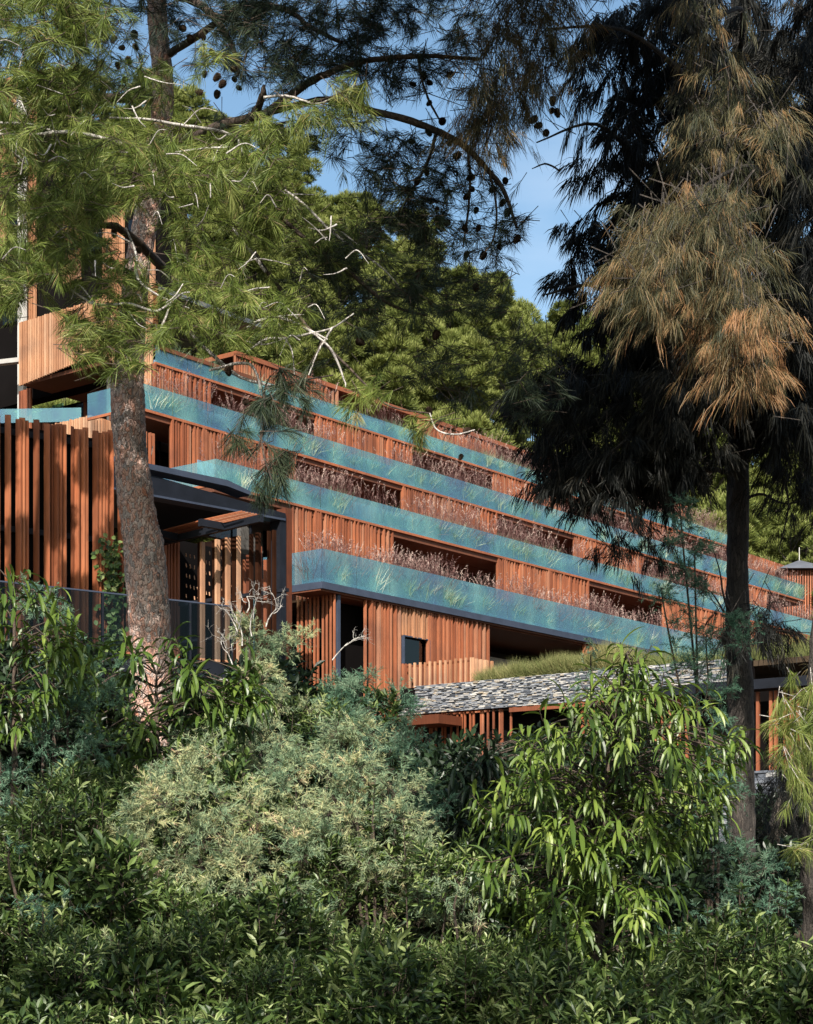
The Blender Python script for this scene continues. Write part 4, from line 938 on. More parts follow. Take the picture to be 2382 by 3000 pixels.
# ------------------------------------------------------------------ she-oak on the right
oak = empty('she_oak_tree', PD(1560, 2200, 22), 'tall dark she oak at the right, its hanging needles rust brown where the sun strikes', 'tree')
tk = MB(); limb(tk, [(1560,2250,22,64),(1560,1800,22,60),(1562,1600,22,54),(1558,1400,22,54),(1552,1200,22,46),(1553,1000,22,46),(1556,880,22,44),(1560,700,22,40),(1550,500,22,36),(1560,200,22,32),(1550,-200,22,28),(1550,-800,22,12)], k=26, rough=.03, n=150)
tk.build('trunk', M['dark_bark'], oak, True)
bo = MB(); SB = [
 [(1556,900,22,16),(1480,860,21,14),(1380,880,20,12),(1280,960,19.5,8),(1180,1030,19.3,4)],
 [(1556,1000,22,12),(1500,990,21,12),(1420,1000,20.5,9),(1330,1070,20,5)],
 [(1556,800,22,18),(1450,700,21,16),(1330,600,20,12),(1230,600,19.5,8),(1150,620,19,4)],
 [(1556,500,22,18),(1450,420,21,16),(1340,330,20,12),(1250,260,19.5,7),(1130,300,19,3)],
 [(1556,300,22,16),(1480,200,20,14),(1400,120,18,10),(1300,60,17,7),(1150,60,16.4,4)],
 [(1560,950,22,14),(1610,900,22,12),(1660,890,22,10),(1740,895,22,8)],[(1560,860,22,12),(1640,780,22,10),(1740,700,22,8)],
 [(1556,560,22,14),(1600,400,19,12),(1580,350,17,10),(1500,380,16,8),(1420,440,15.5,5)],[(1560,100,22,12),(1560,20,18,10),(1500,40,16.5,8),(1440,20,16,4)],
 [(1556,1060,22,7),(1600,1040,22,6),(1650,1060,22,4),(1712,1050,22,3)],[(1610,900,22,7),(1640,980,22,6),(1660,1060,22,4),(1640,1160,22,2)],[(1660,890,22,6),(1690,960,22,5),(1712,1010,22,3)],
 [(1545,1310,22,9),(1525,1260,21.6,5),(1515,1200,21.5,3),(1490,1120,21.5,1.5)],[(1525,1290,21.6,4),(1500,1250,21.5,3),(1470,1230,21.5,1.5)],
 [(1180,360,19,4),(1150,345,19,4),(1120,355,19,2)]]
for l in SB: limb(bo, l, k=7)
bo.build('limb', M['dark_bark'], oak, True)
def strands(mbx, C, per, L, wd, rr=.16, down=.9, tmu=.5, ts=.13, tip=None):
    n = len(C); k = np.repeat(np.arange(n), per); m = len(k)
    ax = unit(R.normal(0, 1, (n, 3))*[1, 1, .45]+[-.25, -.3, .05]); ln = R.uniform(.22, .5, n)*(rr/.16)
    s = R.uniform(0, 1, m)**.8; off = ax[k]*(ln[k]*s)[:, None]; off[:, 2] -= (s*s*.45*ln[k]); off += R.normal(0, .018, (m, 3))
    d = ax[k]*(.35+.5*s[:, None])+np.array([0, 0, -down*.8])+R.normal(0, .24, (m, 3))
    blades(mbx, C[k]+off, d, L*R.uniform(.45, 1.15, m)*(1.1-.35*s), wd, R.uniform(.4, 1.2, m), np.clip(R.normal(tmu, ts, n)[k]+R.normal(0, .15, m)+(s-.5)*.25, 0, 1))
sl = MB(); sd = MB(); ot = MB()
def sregion(mbx, poly, n, d, per, L=.26, wd=.005, cl=26, **k):
    xy = scatter(poly, n); nc = max(3, n//6); dd = R.uniform(*d, n); c = R.integers(0, n, nc); j = R.integers(0, nc, n); f = R.random(n) < .7
    xy[f] = xy[c[j[f]]]+R.normal(0, cl, (f.sum(), 2)); dd[f] = dd[c[j[f]]]+R.normal(0, .15, f.sum())
    C = PD(xy[:, 0], xy[:, 1], dd); strands(mbx, C, per, L, wd, **k)
    B = C+R.normal(0, .2, (n, 3))+[0, .2, .18]; tubes3(ot, B, C, .006, .003)
L1 = [(1400,440),(1470,400),(1550,420),(1570,540),(1570,690),(1540,735),(1470,670),(1400,660),(1365,600),(1355,560),(1375,490)]
sregion(sl, L1, 430, (14.6, 16.6), 54, .19, .0036, tmu=.38, ts=.22)
sregion(sl, [(1380,430),(1440,410),(1420,560),(1340,640),(1310,560)], 60, (14.8, 15.6), 60, .2, .0042, tmu=.45)
sregion(sl, [(1500,690),(1620,650),(1600,790),(1540,790)], 60, (14.8, 15.3), 60, .2, .0042, tmu=.75)
sregion(sl, [(1430,-40),(1510,-40),(1560,150),(1630,240),(1670,400),(1590,420),(1500,390),(1420,300),(1450,200),(1500,160)], 170, (15.5, 17.8), 50, .20, .004, tmu=.32, ts=.2)
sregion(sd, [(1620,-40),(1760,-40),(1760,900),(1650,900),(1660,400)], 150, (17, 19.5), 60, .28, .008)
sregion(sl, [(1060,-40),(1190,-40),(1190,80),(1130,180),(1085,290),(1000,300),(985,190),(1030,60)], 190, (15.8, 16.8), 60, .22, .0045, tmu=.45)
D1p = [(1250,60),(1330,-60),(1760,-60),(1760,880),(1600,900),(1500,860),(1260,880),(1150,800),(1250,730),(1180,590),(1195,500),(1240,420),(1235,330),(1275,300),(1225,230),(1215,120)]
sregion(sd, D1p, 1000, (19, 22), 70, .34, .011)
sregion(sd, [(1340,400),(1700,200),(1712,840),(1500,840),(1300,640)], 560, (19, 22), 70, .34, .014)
sregion(sd, [(1250,800),(1540,800),(1540,930),(1200,1010),(1040,830),(1140,790)], 260, (19, 21), 60, .3, .009)
sregion(sd, [(1120,990),(1250,950),(1500,930),(1520,990),(1380,1035),(1200,1030)], 210, (19, 20.5), 60, .2, .010)
sregion(sd, [(1260,1150),(1400,1080),(1470,1180),(1330,1200)], 22, (19, 20.5), 50, .2, .008)
sregion(sd, [(1590,820),(1760,830),(1760,900),(1620,960),(1590,900)], 80, (20, 23), 50, .3, .009)
sregion(sd, [(1650,950),(1760,960),(1760,1100),(1680,1060)], 60, (20, 23), 50, .28, .008)
sregion(sd, [(1560,1290),(1690,1330),(1700,1370),(1560,1360)], 40, (20, 22), 45, .25, .008)
sregion(sd, [(1590,1600),(1712,1560),(1740,1750),(1620,1800)], 90, (24, 27), 45, .3, .006)
sl.build('sunlit_foliage', M['she_oak'], oak); sd.build('shaded_foliage', M['she_shaded'], oak)
ot.build('twigs', M['dark_bark'], oak)
oh = MB()  # unseen needle clumps added toward the sun to shade the she oak
shade_clumps([(1260,-60),(1360,-60),(1370,300),(1290,560),(1270,700),(1230,880),(1130,800),(1135,590),(1150,500),(1190,330)], (19.5, 21.5), oh, 420, L=.36, nn=60, r=.4, wd=.03, top=-400)
shade_clumps([(1040,830),(1280,880),(1300,1000),(1380,1080),(1110,1080)], (19.5, 20.5), oh, 160, L=.36, nn=50, r=.4, wd=.03, top=-400)
shade_clumps([(1250,700),(1420,780),(1720,780),(1720,970),(1400,980),(1250,900)], (20, 22.4), oh, 130, L=.36, nn=50, r=.4, wd=.03, top=-400)
oh.build('added_shade_foliage', M['she_shaded'], oak)

# second trunk at the right edge with bright needles, and a leaning one
t2 = empty('pine_tree', PD(1703, 2200, 19), 'slim dark trunk at the right edge with light green needle sprays beside it', 'tree')
tk = MB(); limb(tk, [(1705,2200,19,34),(1703,1850,19,32),(1700,1600,19,24),(1706,1480,19,18),(1720,1300,19,16),(1760,1000,19,14)], k=14, n=50); tk.build('trunk', M['dark_bark'], t2, True)
f2 = MB(); tw = MB()
for (x, y, n_) in ((1690,1470,10),(1665,1500,12),(1700,1520,10),(1680,1540,10),(1660,1560,8),(1700,1580,8),(1685,1620,8),(1700,1680,6),(1695,1780,6)):
    tuft_set(f2, tw, PD(x, y, 18.3)+R.normal(0, .09, (n_, 3)), 55, L=.2, axis_down=1.4, tmu=.55)
f2.build('foliage', M['pine'], t2); tw.build('twigs', M['grey_twig'], t2)
t3 = empty('leaning_tree', PD(1620, 1950, 28), 'leaning bare brown trunk between the two dark trunks at the right', 'tree')
tk = MB(); limb(tk, [(1600,2000,28,34),(1625,1780,28,32),(1645,1700,28,28),(1670,1640,28,24),(1700,1560,28,20),(1740,1480,28,16),(1760,1350,28,10)], k=14, n=40); tk.build('trunk', mat_bark('mid brown bark', [(.2, (.10, .08, .06)), (.7, (.26, .21, .17))], 24, .7, .25, .02), t3, True)
lf = MB(); sregion(lf, [(1640,1600),(1760,1380),(1800,1450),(1712,1700)], 60, (27, 28.5), 40, .3, .008, tmu=.3); lf.build('foliage', M['she_oak'], t3)

# unseen pine added at the left, crown shaped to dapple the fence with shade
shade_pine = empty('pine_tree', (-9.2, 27, 1), 'unseen pine added left of the view to dapple the fin fence with shade', 'tree')
tk = MB(); tube(tk, smooth_line([(-9.4, 27, 0), (-9.2, 27, 8), (-8.6, 27.2, 16), (-8.2, 27.4, 21)], 20), np.linspace(.3, .08, 20), 12); tk.build('trunk', M['pine_bark'], shade_pine, True)
ft = MB(); cs = []
for i in range(2300):
    a = R.uniform(-430, 360); sfn = on_line(a, pf, df); p = pf+df*sfn; z_ = R.uniform(6.4, 12.4)
    if z_ < 11.2 and math.sin(a*.045+z_*1.3)+.9*math.sin(a*.023-z_*2.4+2)+.5*math.sin(a*.09+z_*4.1) < .55: continue
    for kk in np.arange(9, 24, .3):
        q = np.array([p[0], p[1], z_])+S*kk
        if 1868-(q[2]-CZ)/q[1]*F < -90: cs.append(q); break
cs = np.array(cs); m = len(cs)*40; j = np.repeat(np.arange(len(cs)), 40)
dd_ = R.normal(0, 1, (m, 3)); blades(ft, cs[j]+R.normal(0, .07, (m, 3)), dd_, .15, .05, .3, R.uniform(0, 1, m)); ft.build('crown', M['pine'], shade_pine)

# unseen tree added beside the camera, leaf clusters placed to dapple the shrubs
nt_ = empty('added_shade_tree', (6.5, 3.5, 0), 'unseen tree added beside the viewpoint to dapple the foreground shrubs with shade', 'tree')
tk = MB(); tube(tk, smooth_line([(6.5, 3.5, -.3), (6.3, 3.4, 3), (5.6, 3.6, 6), (4.5, 4, 9)], 20), np.linspace(.28, .1, 20), 12)
for e_ in ((-3, 4, 8.2), (0, 5, 8), (2.5, 6, 8), (-1, 7.5, 8.8), (3.5, 9, 9.5)): tube(tk, smooth_line([(5.2, 3.8, 7), (np.array(e_)+[5.2, 3.8, 7])/2+[0, 0, .6], e_], 12), np.linspace(.1, .02, 12), 7)
tk.build('trunk', M['dark_bark'], nt_, True)
cb_ = MB(); cs = []
def shade_cl(poly, n, d, thr, sc_=.02):
    for x, y in scatter(poly, n):
        if math.sin(x*.9*sc_+y*1.3*sc_)+.8*math.sin(x*1.9*sc_-y*.8*sc_+1.7)+.6*math.sin(x*3.1*sc_+y*2.7*sc_+.5) < thr: continue
        p0 = PD(x, y, R.uniform(*d))
        for k in np.arange(3, 24, .2):
            q = p0+S*k
            if q[1] < .3 or 1868-(q[2]-CZ)/q[1]*F < -460: cs.append(q); break
shade_cl([(-60,1880),(1760,1900),(1760,2200),(-60,2200)], 560, (10, 11.5), .85)
shade_cl([(-60,1600),(240,1640),(300,1900),(-60,1900)], 80, (11.5, 13), .9)
shade_cl([(235,1030),(340,1040),(340,1095),(235,1075)], 26, (17.6, 17.9), -2)
shade_cl([(290,1110),(350,1180),(345,1230),(285,1150)], 20, (17.6, 17.9), -2)
shade_cl([(1380,1560),(1760,1560),(1760,1950),(1380,1950)], 150, (14, 18), .8)
shade_cl([(860,1560),(1010,1540),(1090,1640),(1000,1760),(900,1780)], 70, (15.5, 16.5), -1)
shade_cl([(200,1520),(330,1560),(300,1640),(200,1640)], 40, (13.5, 14.5), -1)
cs = np.array(cs); m = len(cs)*26; j = np.repeat(np.arange(len(cs)), 26)
leaves(cb_, cs[j]+R.normal(0, .12, (m, 3)), R.normal(0, 1, (m, 3)), R.normal(0, 1, (m, 3)), .15, .075, .3, 2, .1, R.uniform(0, 1, m)); cb_.build('crown', M['laurel'], nt_)

# ------------------------------------------------------------------ shrubs
def spray_cloud(mb, C, Rad, n_sp, per=26, L=.05, wd=.0045, tw_=None, ax_up=.5, tmu=.5, ts=.15):
    """feathery sprays on the surface of soft clumps: C (k,3), Rad (k,3)"""
    k = len(C); j = R.integers(0, k, n_sp); d = unit(R.normal(0, 1, (n_sp, 3))+[0, -.45, .25]); rr = R.uniform(.55, 1.05, n_sp)[:, None]
    base = C[j]+d*Rad[j]*rr; ax = unit(d+[0, -.1, ax_up]+R.normal(0, .35, (n_sp, 3))); sl_ = R.uniform(.09, .20, n_sp)
    t0 = np.clip(R.normal(tmu, ts, k)[j]+(rr[:, 0]-.8)*.5+R.normal(0, .08, n_sp), 0, 1)
    i = np.repeat(np.arange(n_sp), per); m = len(i); s = R.uniform(0, 1, m)
    P_ = base[i]+ax[i]*(sl_[i]*s)[:, None]+np.array([0, 0, -1])*(s*s*.04)[:, None]
    dd = unit(ax[i]*.9+unit(R.normal(0, 1, (m, 3)))*.85)
    blades(mb, P_, dd, L*R.uniform(.6, 1.3, m)*(1.15-.5*s), wd, .3, np.clip(t0[i]+R.normal(0, .1, m), 0, 1))
    if tw_ is not None:
        q = R.random(n_sp) < .5; tubes3(tw_, base[q]-ax[q]*.1, base[q]+ax[q]*(sl_[q]*.8)[:, None], .003, .0015)

def feathery(name, label, clumps, mat, dens=1., stem=None, cat='shrub', tmu=.5, L=.05, wd=.0045, depth_r=.8, group=None):
    """clumps: (x, y, distance, rx, ry) in layout units"""
    c = np.array(clumps, float); C = PD(c[:, 0], c[:, 1], c[:, 2]); Rd = np.stack([c[:, 3]*c[:, 2]/F, c[:, 3]*c[:, 2]/F*depth_r, c[:, 4]*c[:, 2]/F], 1)
    cx, cd = c[:, 0].mean(), c[:, 2].mean()
    b = PD(cx if stem is None else stem, 1868, cd+.4); b[2] = float(terrain(b[0], b[1]))
    o = empty(name, b, label, cat, group); mb = MB(); tw_ = MB(); st_ = MB()
    # sub clumps make the outline ragged
    CC = []; RR = []
    for ic, (p, r) in enumerate(zip(C, Rd)):
        n = max(5, int(11*(r[0]*r[2]/.09)**.6)); d = unit(R.normal(0, 1, (n, 3))); CC.append(p+d*r*R.uniform(.35, 1., (n, 1))); RR.append(np.tile(r*.0+np.array([1, 1, .8])*min(r[0], r[2])*.28, (n, 1))*R.uniform(.7, 1.3, (n, 1)))
        mid = b+(p-b)*[.25, .5, .5]
        if ic % 3 == 0: tube(st_, smooth_line([b, mid+[R.normal(0, .05), .12, 0], p-[0, -.05, .15], p+[0, 0, r[2]*.4]], 11), np.linspace(.022, .004, 11), 6)
    CC = np.concatenate(CC); RR = np.concatenate(RR); area = (RR[:, 0]*RR[:, 2]).sum()
    spray_cloud(mb, CC, RR, int(area*3900*dens), tw_=tw_, tmu=tmu, L=L, wd=wd)
    mb.build('foliage', M[mat], o); tw_.build('twigs', M['brown_twig'], o); st_.build('stem', M['brown_twig'], o, True)
    return o

feathery('tamarisk_shrub', 'big yellowish feathery tamarisk in the lower middle, with golden tips', [
 (400,1700,12.3,120,80),(330,1790,12.2,90,80),(470,1790,12.2,110,80),(340,1890,12.1,70,60),(430,1880,12,80,60),(300,1720,12.3,60,50),(540,1720,12.4,60,70),(400,1600,12.5,60,45),(360,1640,12.5,60,50),(520,1870,12,50,50)], 'tamarisk', stem=520, tmu=.58)
feathery('tamarisk_shrub', 'grey green feathery tamarisk right of the golden one, with a dark stem', [
 (620,1680,12.8,90,80),(690,1740,12.6,90,80),(640,1800,12.5,80,70),(730,1640,13,70,70),(770,1560,13.2,70,60),(820,1650,13,90,80),(860,1740,12.8,80,80),(760,1820,12.6,80,70),(900,1830,12.6,80,80),(930,1910,12.5,60,50),(640,1900,12.2,60,50),(600,1600,13,50,50),(700,1570,13.2,50,50)], 'tamarisk', stem=540, tmu=.45)
feathery('tamarisk_shrub', 'tall feathery tamarisk rising to a bare twiggy tip in front of the black post', [
 (520,1320,15.6,24,34),(560,1370,15.6,55,50),(610,1350,15.6,40,40),(550,1440,15.5,60,50),(590,1500,15.5,60,50),(500,1560,15.4,60,50),(400,1600,15.3,60,50),(460,1620,15.3,50,50),(560,1590,15.3,60,60),(500,1660,15.2,60,50),(420,1660,15.2,50,50),(620,1600,15.4,40,50)], 'tamarisk', stem=520, tmu=.5)
feathery('tamarisk_shrub', 'blue green tamarisk in front of the slatted return wall of the hotel', [
 (720,1470,16.2,50,50),(760,1450,16.2,40,50),(700,1530,16,55,50),(780,1530,16,50,50),(830,1500,16.4,40,60),(740,1600,15.8,60,60),(850,1580,16,50,60),(870,1650,16,60,60),(910,1700,15.8,40,70),(690,1600,15.8,40,50)], 'tam_blue', stem=780, tmu=.6)
feathery('tamarisk_shrub', 'blue green tamarisk with upright plumes at the left edge', [
 (100,1300,14.2,30,40),(70,1270,14.2,18,40),(150,1330,14.2,40,40),(110,1390,14.1,50,50),(180,1420,14,50,40),(60,1450,14,50,40),(140,1480,14,60,50),(240,1440,14,50,40),(200,1530,13.9,50,40),(110,1560,13.9,60,50),(150,1640,13.8,50,60),(30,1620,13.8,50,50),(60,1700,13.8,50,40),(10,1700,13.8,30,40),(190,1600,13.8,40,40)], 'tam_blue', stem=110, tmu=.6)
feathery('feathery_tree', 'wispy blue green tree of thin plumes just left of the dark trunk', [
 (1435,1060,17.8,24,36),(1450,1110,17.8,36,36),(1420,1140,17.8,28,26),(1465,1170,17.8,32,36),(1430,1210,17.8,40,34),(1470,1240,17.8,34,30),(1400,1250,17.8,26,26),(1460,1300,17.8,36,34),(1420,1340,17.8,30,30),(1490,1350,17.8,30,34),(1440,1400,17.8,36,36),(1500,1420,17.8,36,36),(1470,1470,17.8,46,40),(1530,1460,17.8,26,30),(1500,1520,17.8,44,36),(1520,1550,17.8,26,30),(1570,1340,17.6,28,26),(1545,1310,17.6,16,16)], 'tam_blue', stem=1500, dens=1.2, cat='tree', tmu=.4)
feathery('feathery_shrub', 'pale wispy plume in front of the slate wall', [(1245,1390,18.5,22,30),(1250,1420,18.5,24,24),(1230,1450,18.5,18,20),(800,1480,17,20,20)][:3], 'tam_blue', stem=1240, dens=.6)
feathery('feathery_shrub', 'soft blue green feathery shrub below the slate wall, right of the fig', [
 (1460,1700,17,60,60),(1500,1670,17,40,40),(1430,1780,16.8,60,60),(1490,1770,16.8,50,60),(1540,1660,17.2,26,40),(1440,1860,16.6,50,60),(1400,1900,16.5,40,50),(1510,1620,17.2,40,34)], 'tam_blue', stem=1450, tmu=.45)
feathery('feathery_shrub', 'blue grey feathery shrub with bare twigs on top, between the two dark trunks', [
 (1560,1860,15,50,40),(1600,1830,15,36,36),(1540,1910,15,40,50),(1620,1880,15,40,40),(1650,1900,15.2,30,30),(1580,1930,14.8,40,40),(1560,1795,15.2,18,26)], 'tam_blue', stem=1580, tmu=.6)
feathery('feathery_shrub', 'sparse pinkish feathery shrub low in the middle', [(850,1960,13.2,50,40),(900,2010,13.2,40,40),(760,1990,13.2,36,36),(870,2060,12.8,36,30),(690,1960,13.4,40,30)], 'tamarisk', stem=850, dens=.6, tmu=.85)
# bare twigs on top of the tall tamarisk
bt = empty('bare_twiggy_shrub', PD(535, 1868, 15.5)-[0, 0, 1.6], 'pale lichen covered bare twigs above the tall tamarisk', 'shrub'); mb = MB()
def twig_tree(mb, p, d, L, r, lev):
    q = p+d*L; tube(mb, smooth_line([p, (p+q)/2+R.normal(0, L*.08, 3), q], 4), np.linspace(r, r*.6, 4), 5)
    if lev == 0: return
    for _ in range(R.integers(2, 4)): twig_tree(mb, p+(q-p)*R.uniform(.5, 1), unit(d+R.normal(0, .55, 3)), L*R.uniform(.5, .8), r*.6, lev-1)
for (x, y, dx, L) in ((510,1360,-.2,.22),(530,1340,.1,.26),(500,1330,-.5,.16),(560,1320,.6,.18),(520,1290,0,.14),(700,1390,.9,.2),(490,1400,-.4,.2)):
    twig_tree(mb, PD(x, y, 15.4), unit(np.array([dx, -.1, 1.])), L, .007, 4)
mb.build('twigs', M['grey_twig'], bt, True); mb = MB()
tube(mb, smooth_line([PD(535, 1868, 15.5)-[0, 0, 1.6], PD(530, 1600, 15.5), PD(525, 1340, 15.4)], 14), np.linspace(.03, .008, 14), 7); mb.build('stem', M['brown_twig'], bt, True)

# long leaved figs
def fig(label, clusters, dist, stems, Lf=.215, per=15, seed=0, wd=.029, name='long_leaf_fig', mat='fig', tmu=.5):
    c = np.array(clusters, float); b = PD(stems[0][0], stems[0][1], stems[0][2]); o = empty(name, b, label, 'tree'); lv = MB(); st_ = MB()
    for s_ in [stems]: limb(st_, s_, k=10, n=30)
    C = PD(c[:, 0], c[:, 1], dist+c[:, 2]); trunkpts = PD(*np.array(stems, float)[:, :3].T)
    tl = smooth_line(trunkpts, 40)
    for i, p in enumerate(C):
        out = p-tl[np.argmin(np.linalg.norm(tl-p, axis=1))]; 
        cand = tl[tl[:, 2] < p[2]+.05]
        a = cand[np.argmin(np.linalg.norm(cand-p, axis=1))] if len(cand) else tl[0]
        hd = unit(np.array([out[0], out[1]-.25, .35+abs(R.normal(0, .2))])+R.normal(0, .4, 3))
        e = p+hd*.16; tube(st_, smooth_line([a, a*.4+p*.6+[0, 0, .12], p, e], 7), np.linspace(.007, .003, 7), 5)
        n = int(per*R.uniform(.45, 1.15)); s = np.linspace(0, 1, n); base = p+(e-p)*(s[:, None]*1.25-.35)
        an = np.arange(n)*2.4+R.uniform(0, 6); side = unit(np.cross(hd, [0, 0, 1.])); up2 = np.cross(side, hd)
        rad = np.cos(an)[:, None]*side+np.sin(an)[:, None]*up2
        d = unit(rad*.8+hd*(.35+.55*s[:, None])+[0, 0, -.15]+R.normal(0, .1, (n, 3)))
        tt = np.clip(R.normal(tmu, .12)+R.normal(0, .12, n)+s*.12, 0, 1)
        leaves(lv, base, d, np.tile([0, 0, 1.], (n, 1))+R.normal(0, .2, (n, 3)), Lf*R.uniform(.75, 1.1)*R.uniform(.55, 1.15, n), wd*R.uniform(.7, 1.2, n), R.uniform(.6, 2.8, n), 5, .28, tt)
    lv.build('leaves', M[mat], o); st_.build('stem', M['brown_twig'], o, True); return o
FC = []
poly = [(1290,1395),(1380,1400),(1440,1490),(1500,1545),(1560,1580),(1500,1660),(1470,1760),(1400,1850),(1430,1960),(1400,2100),(1250,2156),(1130,2000),(1000,1900),(1010,1800),(1030,1700),(1080,1620),(1120,1560),(1180,1500),(1240,1450)]
xy = scatter(poly, 290)
FC = [(x, y, R.uniform(-1.0, .75)) for x, y in xy if not (1190 < x < 1320 and 2010 < y < 2150)]
FC += [(1545,1565,-.3),(1520,1570,-.4),(1350,1400,0),(1310,1395,.1),(1480,1480,0),(1460,1500,-.2),(1240,1700,-.8),(1260,1820,-.8),(1010,1860,-.4),(1040,1820,-.3),(1480,1720,-.3),(1500,1700,-.3),(1360,2090,-.5),(1400,2110,-.5),(1440,2130,-.5),(1300,2120,-.6)]
fig('tall fig with long drooping glossy leaves, right of the middle', FC, 12.4, [(1255,2330,12.4,34),(1255,2080,12.4,28),(1262,1900,12.4,22),(1270,1700,12.5,16),(1300,1500,12.5,9),(1310,1390,12.5,4)], tmu=.58)
xy = scatter([(200,1400),(300,1360),(420,1385),(520,1420),(540,1500),(440,1560),(360,1560),(300,1640),(230,1600),(180,1500)], 52)
fig('dark glossy long leaved fig in front of the pine trunk base', [(x, y, R.uniform(-.3, .4)) for x, y in xy], 14.6, [(330,2200,14.8,26),(330,1800,14.8,20),(330,1600,14.7,14),(330,1420,14.7,5)], Lf=.25, wd=.04, tmu=.42)
xy = scatter([(-30,1215),(60,1225),(130,1280),(180,1330),(200,1400),(120,1460),(60,1540),(-30,1560)], 34)
fig('light green long leaved fig at the left edge', [(x, y, R.uniform(-.3, .3)) for x, y in xy], 13.6, [(20,2200,13.8,20),(30,1800,13.8,16),(30,1450,13.7,10),(30,1240,13.7,4)], Lf=.24, wd=.034, tmu=.5)
xy = scatter([(950,1640),(1040,1590),(1110,1570),(1180,1600),(1110,1690),(1030,1770),(950,1820),(930,1700)], 60)
fig('shadowed dark leaved tree beside the fig, below the slatted basement', [(x, y, R.uniform(-.5, .5)) for x, y in xy], 16.5, [(1000,2300,16.7,26),(1010,1900,16.7,20),(1030,1560,16.6,6)], Lf=.26, wd=.04, name='dark_leaved_tree', mat='dark_leaf', tmu=.3)

# small leaved dark shrub masses
def laurel_mesh(mb, stm, C, Rad, n_sh, per=8, L=.092, wd=.031, tmu=.45):
    k = len(C); j = R.integers(0, k, n_sh); d = unit(R.normal(0, 1, (n_sh, 3))+[0, -.4, .35]); rr = R.uniform(.5, 1.05, n_sh)[:, None]
    p = C[j]+d*Rad[j]*rr; ax = unit(d*.6+[0, -.1, .75]+R.normal(0, .35, (n_sh, 3))); ln = R.uniform(.08, .16, n_sh)
    i = np.repeat(np.arange(n_sh), per); m = len(i); s = np.tile(np.linspace(0, 1, per), n_sh)
    an = np.tile(np.arange(per)*2.4, n_sh)+np.repeat(R.uniform(0, 6, n_sh), per)
    sd_ = unit(np.cross(ax, [.3, .1, 1.])); up_ = np.cross(sd_, ax); rad = np.cos(an)[:, None]*sd_[i]+np.sin(an)[:, None]*up_[i]
    B = p[i]+ax[i]*(ln[i]*(s-.5))[:, None]; dd = unit(rad*(1.05-.5*s[:, None])+ax[i]*(.45+.5*s[:, None]))
    tt = np.clip(R.normal(tmu, .2, n_sh)[i]+R.normal(0, .16, m)+s*.15, 0, 1)
    leaves(mb, B, dd, ax[i]+R.normal(0, .25, (m, 3)), L*R.uniform(.65, 1.2, m), wd*R.uniform(.8, 1.2, m), R.uniform(0, .7, m), 3, .22, tt)
    q = R.random(n_sh) < .6; tubes3(stm, p[q]-ax[q]*.14, p[q]+ax[q]*.05, .0035, .002)
lp = []
for v in range(4):
    mb = MB(); st_ = MB(); n = 19; h = 2.2
    C = np.stack([R.normal(0, .36, n), R.normal(0, .36, n), R.uniform(.35, h, n)], -1); C[:, :2] *= (1.15-.25*C[:, 2:3]/h)
    laurel_mesh(mb, st_, C, np.tile([.25, .25, .24], (n, 1))*R.uniform(.8, 1.25, (n, 1)), 1150, tmu=.36+.09*v, per=[8, 8, 12, 7][v], L=[.088, .10, .078, .11][v], wd=[.031, .034, .017, .026][v])
    for c in C[::2]: tube(st_, smooth_line([(c[0]*.2, c[1]*.2, 0), (c[0]*.7, c[1]*.7, c[2]*.55), c], 6), np.linspace(.015, .004, 6), 5)
    a = mb.build('leaves', M['laurel'], None); b = st_.build('stem', M['brown_twig'], None); lp.append((a.data, b.data)); bpy.data.objects.remove(a); bpy.data.objects.remove(b)
def shrub(x, ytop, d, v, label, sc=1., grp=None, matl=None):
    p = PD(x, ytop, d); zt = p[2]; z0 = zt-2.5*sc
    o = empty('laurel_shrub', (p[0], p[1], z0), label, 'shrub', grp); o.rotation_euler.z = R.uniform(0, 6.28); o.scale = (sc*1.05, sc*1.05, sc)
    link(bpy.data.objects.new('leaves', lp[v][0]), o); link(bpy.data.objects.new('stem', lp[v][1]), o); return o
